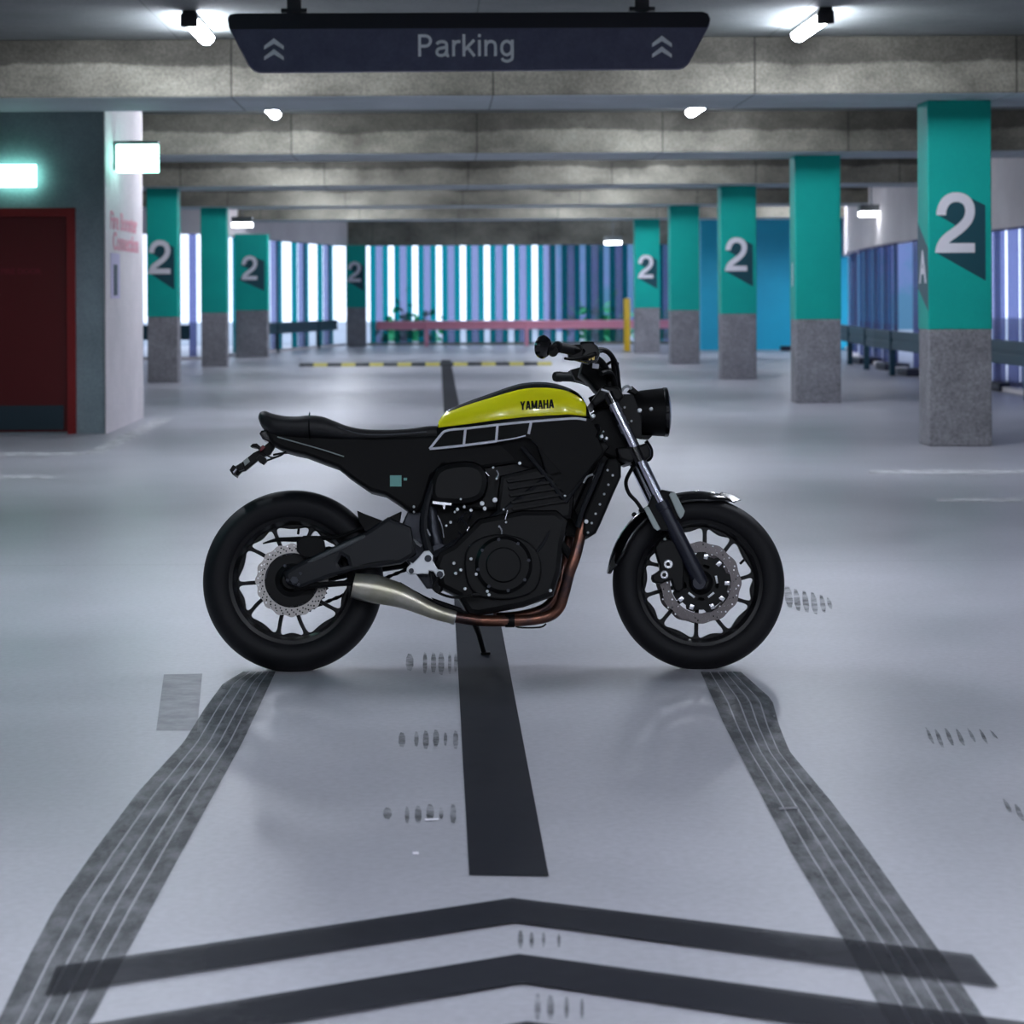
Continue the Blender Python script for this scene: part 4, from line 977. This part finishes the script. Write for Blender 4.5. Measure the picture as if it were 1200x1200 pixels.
stripe([(503.5, 526), (520, 524.5), (543, 522), (582, 517)])
stripe([(582, 517), (602, 513.8), (616, 510.5)], 0.0022)
for a, b in (((545.5, 502), (543.5, 521.5)), ((583, 498), (581.5, 516.5)), ((622.5, 494), (619.5, 508.5))): stripe([a, b], 0.0045)
ws.build('white_stripe', B['white'], side, smooth=60)
# edges on the air scoop
for s in (0.13, -0.13): plate(sc2 := MB(), [[(628, 520), (672, 505), (700, 512), (708, 530), (690, 552), (664, 584), (640, 556)]], s, 0.03, 0.006); sc2.build('air_scoop', B['black'], bike)

# ---- seat
seat_top = [(303, 489), (306, 484), (312, 482.5), (320, 485.5), (335, 488.5), (350, 489), (363, 487.5), (378, 489), (392, 494), (408, 500), (428, 503.5), (455, 504), (480, 502.5), (500, 499.5), (512, 499)]
seat_bot = [(303, 491), (306, 500), (312, 505), (320, 510), (335, 512), (350, 513), (363, 514), (378, 515), (392, 516), (408, 517), (428, 518), (455, 518), (480, 518), (500, 517), (514, 515)]
se = MB(); rows = []
tp = catmull([(a, b, 0) for a, b in seat_top], 4); bt = catmull([(a, b, 0) for a, b in seat_bot], 4)
N = len(tp)
for i in range(N):
    f = i / (N - 1)
    w = 0.115 * min(1, math.sqrt(f / 0.10 + 0.12)) + 0.03 * math.sin(math.pi * min(f / 0.7, 1)) - 0.045 * max(0, (f - 0.6) / 0.4)
    a = P(tp[i].x, tp[i].y, 0.03); c = P(bt[i].x, bt[i].y, w * .8)
    ring = []
    for th in range(0, 361, 20):
        if th == 360: break
        cs, sn = math.cos(R(th)), math.sin(R(th))
        yy = w * (abs(sn) ** 0.55) * (1 if sn >= 0 else -1)
        hh = (abs(cs) ** 0.6) * (1 if cs >= 0 else -1)
        ring.append(Vector(((a.x + c.x) / 2 + (a.x - c.x) / 2 * hh, yy, (a.z + c.z) / 2 + (a.z - c.z) / 2 * hh)))
    rows.append([se.bm.verts.new(p) for p in ring])
for i in range(N - 1):
    for k in range(18): se.bm.faces.new((rows[i][k], rows[i][(k + 1) % 18], rows[i + 1][(k + 1) % 18], rows[i + 1][k]))
se.bm.faces.new(rows[0]); se.bm.faces.new(rows[-1][::-1])
seat = se.build('seat', B['seat'], bike, smooth=60)
sb = MB(); wire(sb, [(363, 514, 0.13), (362, 500, 0.142), (362.5, 489.5, 0.10), (363, 486.8, 0.0), (362.5, 488, -0.10), (362, 500, -0.14)], 0.006, 8, 6, flat=(2.2, 0.5)); sb.build('seat_strap', B['gloss'], seat)
sb = MB(); wire(sb, [(395, 500, .125), (420, 508, .130), (450, 509.5, .125), (500, 506, .10)], 0.0016, 5, 4); sb.build('seat_piping', B['grey'], seat)
# tail light, plate holder, turn signals
tl = MB(); plate(tl, [[(305.5, 510), (308, 506.5), (316, 505), (330, 508), (330, 524), (318, 520), (309, 516)]], 0, 0.14, 0.006); tl.build('tail_light', B['gloss'], bike)
ph = MB(); plate(ph, [[(318, 516), (325, 520), (317, 533), (306, 537), (299, 543), (288, 552), (284, 553), (279, 558), (272, 554), (277, 546), (285, 541), (297, 531), (305, 527), (311, 522)]], 0, 0.03, 0.004); 
plate(ph, [[(272, 553), (276, 547), (280, 549), (275.5, 558.5)]], 0, 0.20, 0.002); plate(ph, [[(278, 548), (284, 543), (287, 551), (281, 553)]], 0, 0.09, 0.003)
plate(ph, [[(301, 537), (305, 533), (312, 537), (313, 541), (309, 545), (304, 542)]], 0.09, 0.03, 0.003); plate(ph, [[(294, 524), (297, 521), (302, 520.5), (306, 524), (305, 528), (301, 525.5)]], 0.03, 0.08, 0.003)
wire(ph, [(309, 541, 0.09), (320, 537, 0.06), (330, 533, 0.03), (336, 528, 0.02)], 0.0035); wire(ph, [(309, 531, 0.05), (318, 536, 0.06), (328, 534, 0.04), (338, 527, 0.02)], 0.003); wire(ph, [(320, 533, -.05), (332, 531, -.05), (345, 530, -.04)], 0.004)
plh = ph.build('plate_holder', B['dark'], bike)
ph = MB(); plate(ph, [[(303, 526), (309, 522), (312, 525), (306, 530)]], 0.02, 0.05, 0.002); ph.build('reflector', B['redlens'], plh)
ph = MB(); plate(ph, [[(285, 540), (290, 536), (293, 541), (287, 546)]], 0.017, 0.012, 0.001);ph.build('plate_lamp', B['pale'], plh)
plate(ph := MB(), [[(273, 553), (276.5, 549), (277.5, 550), (274, 554.5)]], 0.101, 0.006, 0.0005); ph.build('number_plate', B['white'], plh)

# ---- radiator
ra = MB(); plate(ra, [[(709, 541), (718, 540), (724, 548), (724, 562), (715, 582), (700, 617), (695, 627), (687, 632), (680, 628), (681, 605), (694, 577), (702, 556)]], 0.0, 0.30, 0.010)
rad_ = ra.build('radiator', B['black'], bike)
ra = MB(); wire(ra, [(706, 543, .155), (699, 560, .158), (688, 585, .158), (681, 603, .158), (677, 618, .155)], 0.009); ra.build('radiator_frame', B['arm'], rad_)
for x_, y_ in ((718, 557), (713, 568), (708, 579), (703, 591), (698, 602), (693.5, 613), (689, 624), (687, 611), (712, 551)): disc(ra := MB(), x_, y_, 0.152, 0.0045 if (x_, y_) != (687, 611) else 0.008, 0.004, 8); ra.build('radiator_bolt', B['alu'], rad_)
ra = MB(); wire(ra, [(697, 557, .14), (693, 570, .14), (688, 583, .14)], 0.003); wire(ra, [(684, 566, .13), (688, 559, .13), (695, 556, .13)], 0.004); ra.build('coolant_pipe', B['alu'], rad_)
ra = MB(); wire(ra, [(668, 600, .08), (675, 610, .10), (683, 625, .10)], 0.016); wire(ra, [(650, 628, .12), (660, 640, .13), (668, 652, .12)], 0.014); ra.build('coolant_hose', B['black'], rad_)

# ---- fork
def forkleg(s):
    d = 0.103 * s
    sh = (0, 0)
    t = MB(); a, b = P(711, 458, 0.103), P(785, 611, 0.103); a.y *= s; b.y *= s
    t.cyl(a, b, 0.0205, seg=24); tube_ = t.build('fork_tube', B['chrome'], bike, label='chrome fork tube')
    l = MB(); c, e_ = P(774, 588, 0.103), P(822, 684, 0.103); c.y *= s; e_.y *= s
    dd = (e_ - c).normalized()
    l.tube([c, c + dd * 0.03, c + dd * 0.032, e_ - dd * 0.03, e_], [0.029, 0.029, 0.026, 0.027, 0.024], 24)
    f = P(818.5, 683, 0.103); l.lathe([(0, -0.024), (0.012, -0.024), (0.014, -0.020), (0.022, -0.020), (0.025, -0.014), (0.025, 0.016), (0.022, 0.022), (0, 0.022)], Matrix.Translation((f.x, f.y * s, f.z)) @ Matrix.Rotation(R(90), 4, 'X'), 24)
    l.build('fork_slider', B['slider'], bike)
for s in (1, -1): forkleg(s)
for s in (0.10, -0.10): plate(g := MB(), [[(764, 580), (775, 574), (790, 577), (799, 600), (797, 606), (783, 622), (772, 622), (757, 598)]], s, 0.04, 0.005); g.build('fork_brace', B['black'], bike)
g = MB(); plate(g, [[(755, 596.5), (757, 593.5), (760, 594), (772.5, 617), (774, 620), (770.5, 622), (766, 619)]], 0.128, 0.010, 0.002); plate(g, [[(784, 580), (786, 577.5), (791, 577), (802.5, 599), (800.5, 605), (797.5, 608), (794.5, 604)]], 0.128, 0.010, 0.002)
g.build('fork_guard', B['pale'], bike, label='pale alloy fork guard strips')
def clamp(pts, name, th=0.25, bev=0.008):
    g = MB(); plate(g, [pts], 0, th, bev); return g.build(name, B['dark'], bike)
clamp([(700, 460), (706, 455), (722, 458), (728, 468), (722, 474), (708, 472), (694, 480), (690, 474)], 'top_clamp')
clamp([(742, 526), (754, 522), (759, 530), (759, 538), (753, 543), (744, 542), (734, 545), (722, 540), (720, 528)], 'lower_clamp')
g = MB(); a, b = P(709, 463, 0.103), P(707.5, 458.5, 0.103)
g.cyl(a, b, 0.022, 0.016, 18); g.box(P(709, 458, 0.12), (0.03, 0.02, 0.008), Matrix.Rotation(R(20), 4, 'Y'), .002); g.build('fork_cap', B['alu'], bike)
g = MB(); a, b = P(712, 461, 0.103), P(718, 473, 0.103); g.cyl(a, b, 0.027, seg=20); a, b = P(742, 525, .103), P(749.5, 541, .103); g.cyl(a, b, 0.0285, seg=20); a, b = P(742, 525, -.103), P(750, 541, -.103); g.cyl(a, b, 0.0285, seg=20); g.build('clamp_collar', B['gloss'], bike)
g = MB(); plate(g, [[(700, 480), (728, 474), (742, 520), (744, 540), (718, 540), (694, 530), (686, 505), (692, 486)]], 0.0, 0.11, 0.012); g.cyl(P(700, 462, 0), P(735, 543, 0), 0.035); g.build('steering_head', B['black'], bike)
for x_, y_, r in ((704, 513, .007), (709.5, 515, .006), (694, 489, .008), (706, 507, .003)): disc(g := MB(), x_, y_, 0.11, r, 0.10, 12); g.build('head_bolt', B['alu'], bike)
g = MB(); wire(g, [(757, 560, .05), (747, 540, .06), (739, 552, .06), (733.5, 565, .06), (737, 578, .07), (746, 588, .08), (754, 600, .09)][1:], 0.0068); g.build('brake_hose', B['black'], bike)
g = MB(); wire(g, [(757, 517, .1), (763, 527, .09), (762, 537, .08), (753, 541, .06)], 0.007); g.build('cable', B['black'], bike)
# front fender
fd = MB(); rows = []
A0, A1, nA = 64, 174, 40
for i in range(nA + 1):
    f = i / nA; a = A0 + (A1 - A0) * f
    w = 0.071 * min(1, 0.25 + 4.5 * f) * min(1, 0.3 + 6 * (1 - f))
    rr_ = 0.3165
    ring = []
    for t in range(-6, 7):
        u_ = t / 6; y = w * math.sin(u_ * 1.35) / math.sin(1.35); drop = 0.050 * (1 - math.cos(u_ * 1.35)) * (w / 0.071)
        p = pol(rr_ + 0.004 - drop, a); ring.append(Vector((cF.x + p[0], y, cF.z + p[1])))
    rows.append([fd.bm.verts.new(p) for p in ring])
for i in range(nA):
    for k in range(12): fd.bm.faces.new((rows[i][k], rows[i][k + 1], rows[i + 1][k + 1], rows[i + 1][k]))
o = fd.build('front_fender', B['gloss'], bike, smooth=60); md = o.modifiers.new('s', 'SOLIDIFY'); md.thickness = 0.003
g = MB(); plate(g, [[(868, 586.5), (858, 580), (845, 577), (838, 582), (850, 587), (858, 589)]], 0, 0.05, 0.002); g.build('fender_tip', B['gloss'], bike); plate(g := MB(), [[(711.5, 671), (716, 656), (724, 640), (728, 642), (722, 664)]], 0, 0.09, 0.002); g.build('fender_tip', B['gloss'], bike)
for x_, y_ in ((743, 603), (751, 598)): disc(g := MB(), x_, y_, 0.05, 0.008, 0.03, 10); g.build('fender_bolt', B['black'], bike)
# caliper
g = MB(); plate(g, [[(768, 640), (783, 632), (796, 640), (800, 655), (800, 690), (790, 692), (786, 680), (775, 684), (765, 682), (764, 674), (773, 668), (770, 655)]], 0.085, 0.055, 0.006, 2)
cal = g.build('front_caliper', B['dark'], bike)
g = MB(); disc(g, 783, 661, 0.118, 0.016, 0.012, 24); g2 = MB(); disc(g2, 778.5, 673.5, 0.115, 0.0145, 0.012, 24); 
g.build('caliper_bolt', B['glare'], cal); g2.build('caliper_bolt', B['glare'], cal)
disc(g := MB(), 783, 661, 0.126, 0.007, 0.006, 8); g.build('bolt_socket', B['dark'], cal); disc(g := MB(), 778.5, 673.5, 0.123, 0.007, 0.006, 8); g.build('bolt_socket', B['dark'], cal)
g = MB(); wire(g, [(784, 650, .10), (789, 644, .10), (786, 637, .10)], 0.006); disc(g, 779, 632, .1, .005, .02, 8); disc(g, 774, 637, .1, .004, .02, 8); g.build('caliper_pipe', B['pale'], cal)

# ---- headlight
hl = MB(); c0 = P(738, 484, 0); c1 = P(783, 483, 0)
ax_ = (c1 - c0).normalized(); L_ = (c1 - c0).length
zz = ax_; yy_ = Vector((0, 1, 0)); xx = yy_.cross(zz).normalized()
HM = Matrix((( xx.x, 0, zz.x, c0.x), (xx.y, 1, zz.y, c0.y), (xx.z, 0, zz.z, c0.z), (0, 0, 0, 1)))
hl.lathe([(0, -0.004), (0.055, 0.0), (0.070, 0.008), (0.0785, 0.04), (0.0835, L_ * .7), (0.085, L_ * 0.86), (0.0845, L_ - 0.002), (0.078, L_), (0, L_ - 0.01)], HM, 48)
head = hl.build('headlight', B['black'], bike)
hl = MB(); hl.lathe([(0.086, L_ * .875), (0.0875, L_ * .89), (0.0875, L_ * .97), (0.083, L_ * .985)], HM, 48); hl.build('headlight_rim', B['gloss'], head)
hl = MB(); hl.lathe([(0.079, L_ - 0.002), (0.06, L_ + 0.005), (0.03, L_ + 0.009), (0, L_ + 0.010)], HM, 40); hl.build('headlight_lens', B['glass'], head)
for x_, y_, r in ((749.5, 481, .008), (763, 479.5, .007), (732, 477.5, .004), (740, 493.5, .004)): disc(hl := MB(), x_, y_, 0.083, r, 0.014, 14); hl.build('headlight_bolt', B['alu'], head)
g = MB(); plate(g, [[(722, 462), (742, 462), (748, 478), (752, 490), (752, 515), (738, 512), (728, 495), (722, 478)]], 0.075, 0.012, 0.003); plate(g, [[(722, 462), (742, 462), (748, 478), (752, 490), (752, 515), (738, 512), (728, 495), (722, 478)]], -0.075, 0.012, 0.003)
plate(g, [[(744, 510), (764, 511), (760, 515), (750, 514)]], 0, 0.06, 0.002); plate(g, [[(735, 459), (740, 453), (748, 460), (744, 463)]], 0.02, 0.05, 0.002); g.build('headlight_bracket', B['dark'], bike)
g = MB(); wire(g, [(728, 460, .05), (731, 454.5, .05), (736, 452.5, .05), (740, 456, .05)], 0.005); g.build('bracket_trim', B['alu'], bike)

# ---- handlebar and controls
hb = MB()
wire(hb, [(655, 407, 0.37), (685, 413, 0.30), (705, 425, 0.20), (713, 440, 0.10), (714, 446, 0.0), (712, 449, -0.10), (703, 446, -0.20), (690, 439, -0.30), (668, 438, -0.38)], 0.0125, 12)
bar = hb.build('handlebar', B['black'], bike)
g = MB(); a, b = P(652, 406.5, 0.395), P(682, 412.5, 0.285); g.tube([a, a.lerp(b, .05), a.lerp(b, .1), a.lerp(b, .92), b], [0.019, 0.021, 0.0175, 0.0185, 0.024], 16); g.build('grip', B['rubber'], bar)
g = MB(); a, b = P(656, 441.5, -0.395), P(688, 442, -0.29); g.tube([a, a.lerp(b, .1), a.lerp(b, .92), b], [0.020, 0.0175, 0.0185, 0.023], 16); g.build('grip', B['rubber'], bar)
g = MB(); c = P(635.5, 406.5, 0.42); ma = Matrix.Translation(c) @ Matrix.Rotation(R(12), 4, 'Y') @ Matrix.Rotation(R(52), 4, 'Z') @ Matrix.Rotation(R(90), 4, 'X')
g.lathe([(0, -0.006), (0.034, -0.008), (0.0385, -0.004), (0.040, 0.004), (0.034, 0.014), (0.02, 0.02), (0, 0.022)], ma, 32)
mir = g.build('bar_end_mirror', B['gloss'], bar)
g = MB(); wire(g, [(640, 407, .42), (646, 408, .41), (652, 407, .40)], [0.010, 0.013, 0.012]); c = P(648, 412, .41); g.lathe([(0, -.008), (.016, -.008), (.018, 0), (.016, .008), (0, .008)], Matrix.Translation(c) @ Matrix.Rotation(R(90), 4, 'X'), 16); g.build('mirror_stem', B['black'], mir)
g = MB(); c = P(653, 441.5, -0.41); g.lathe([(0, -0.012), (0.017, -0.012), (0.02, 0), (0.017, 0.012), (0, 0.012)], Matrix.Translation(c) @ Matrix.Rotation(R(30), 4, 'Z') @ Matrix.Rotation(R(90), 4, 'Y'), 16); g.build('bar_end_weight', B['black'], bar)
g = MB(); wire(g, [(697, 415, .31), (688, 418, .34), (672, 421, .37), (662, 420, .39)], [0.009, 0.006, 0.005, 0.005]); g.build('brake_lever', B['black'], bar)
g = MB(); wire(g, [(706, 442, -.31), (695, 452, -.34), (680, 448, -.37), (664, 445, -.40)], [0.009, 0.006, 0.005, 0.005]); g.build('clutch_lever', B['black'], bar)
g = MB(); plate(g, [[(680, 403), (694, 402), (700, 407), (703, 414), (700, 424), (690, 427), (680, 424), (676, 414)]], 0.29, 0.05, 0.005); g.box(P(688, 406, 0.29), (0.05, 0.045, 0.03), None, .006); g.build('brake_reservoir', B['gloss'], bar)
g = MB(); plate(g, [[(664, 405), (680, 404), (684, 414), (680, 424), (666, 420)]], 0.31, 0.04, 0.006); plate(g, [[(668, 434), (690, 428), (700, 440), (692, 452), (674, 446)]], -0.28, 0.05, 0.006); g.build('switch_gear', B['dark'], bar)
g = MB(); g.box(P(698, 429, .26), (0.022, 0.008, 0.016), Matrix.Rotation(R(8), 4, 'Y'), .002); g.build('reservoir_label', B['white'], bar)
g = MB(); plate(g, [[(685, 417), (697, 417), (696.5, 422), (694, 422), (693.5, 419), (692, 422), (690, 422), (689.5, 419), (685, 418.5)]], 0.318, 0.002, 0); g.build('lever_bolts', B['gold'], bar)
g = MB(); plate(g, [[(682, 424), (700, 420), (709, 432), (712, 446), (712, 459), (703, 463), (697, 459), (688, 448), (678, 440)]], 0.0, 0.14, 0.012); g.build('instrument_cluster', B['black'], bike)
g = MB(); plate(g, [[(706, 444), (716, 441), (722, 448), (721, 462), (708, 463)]], 0.05, 0.03, .005); plate(g, [[(706, 444), (716, 441), (722, 448), (721, 462), (708, 463)]], -0.05, 0.03, .005); g.build('bar_clamp', B['dark'], bike)
g = MB()
wire(g, [(699, 410, .28), (706, 410, .24), (713, 413, .2), (719, 421, .15), (722.5, 432, .1), (724, 446, .08), (726, 462, .06)], 0.0095)
wire(g, [(700, 412, .28), (709, 411, .22), (717, 418, .16), (719, 430, .12), (721, 445, .1), (722, 460, .08)], 0.008)
wire(g, [(701, 434, .2), (710, 428, .18), (717, 424, .14), (724, 426, .1)], 0.005)
wire(g, [(704, 438, .2), (712, 436, .16), (718, 440, .12), (721, 450, .1)], 0.009)
wire(g, [(700, 440, -.2), (712, 434, -.1), (719, 436, 0), (722, 448, .04), (723, 465, .04)], 0.008)
wire(g, [(718, 444, .03), (713, 445, .03), (712.5, 451, .03), (717, 454, .03)], 0.0035)
g.build('control_cables', B['black'], bike)
g = MB(); plate(g, [[(712, 425), (727, 424), (726, 462), (720, 462), (716, 440)][0:0] or [(720, 428), (725, 427), (726.5, 455), (726, 464), (720, 464)]], 0.06, 0.02, 0.004); g.build('cable_sleeve', B['black'], bike)
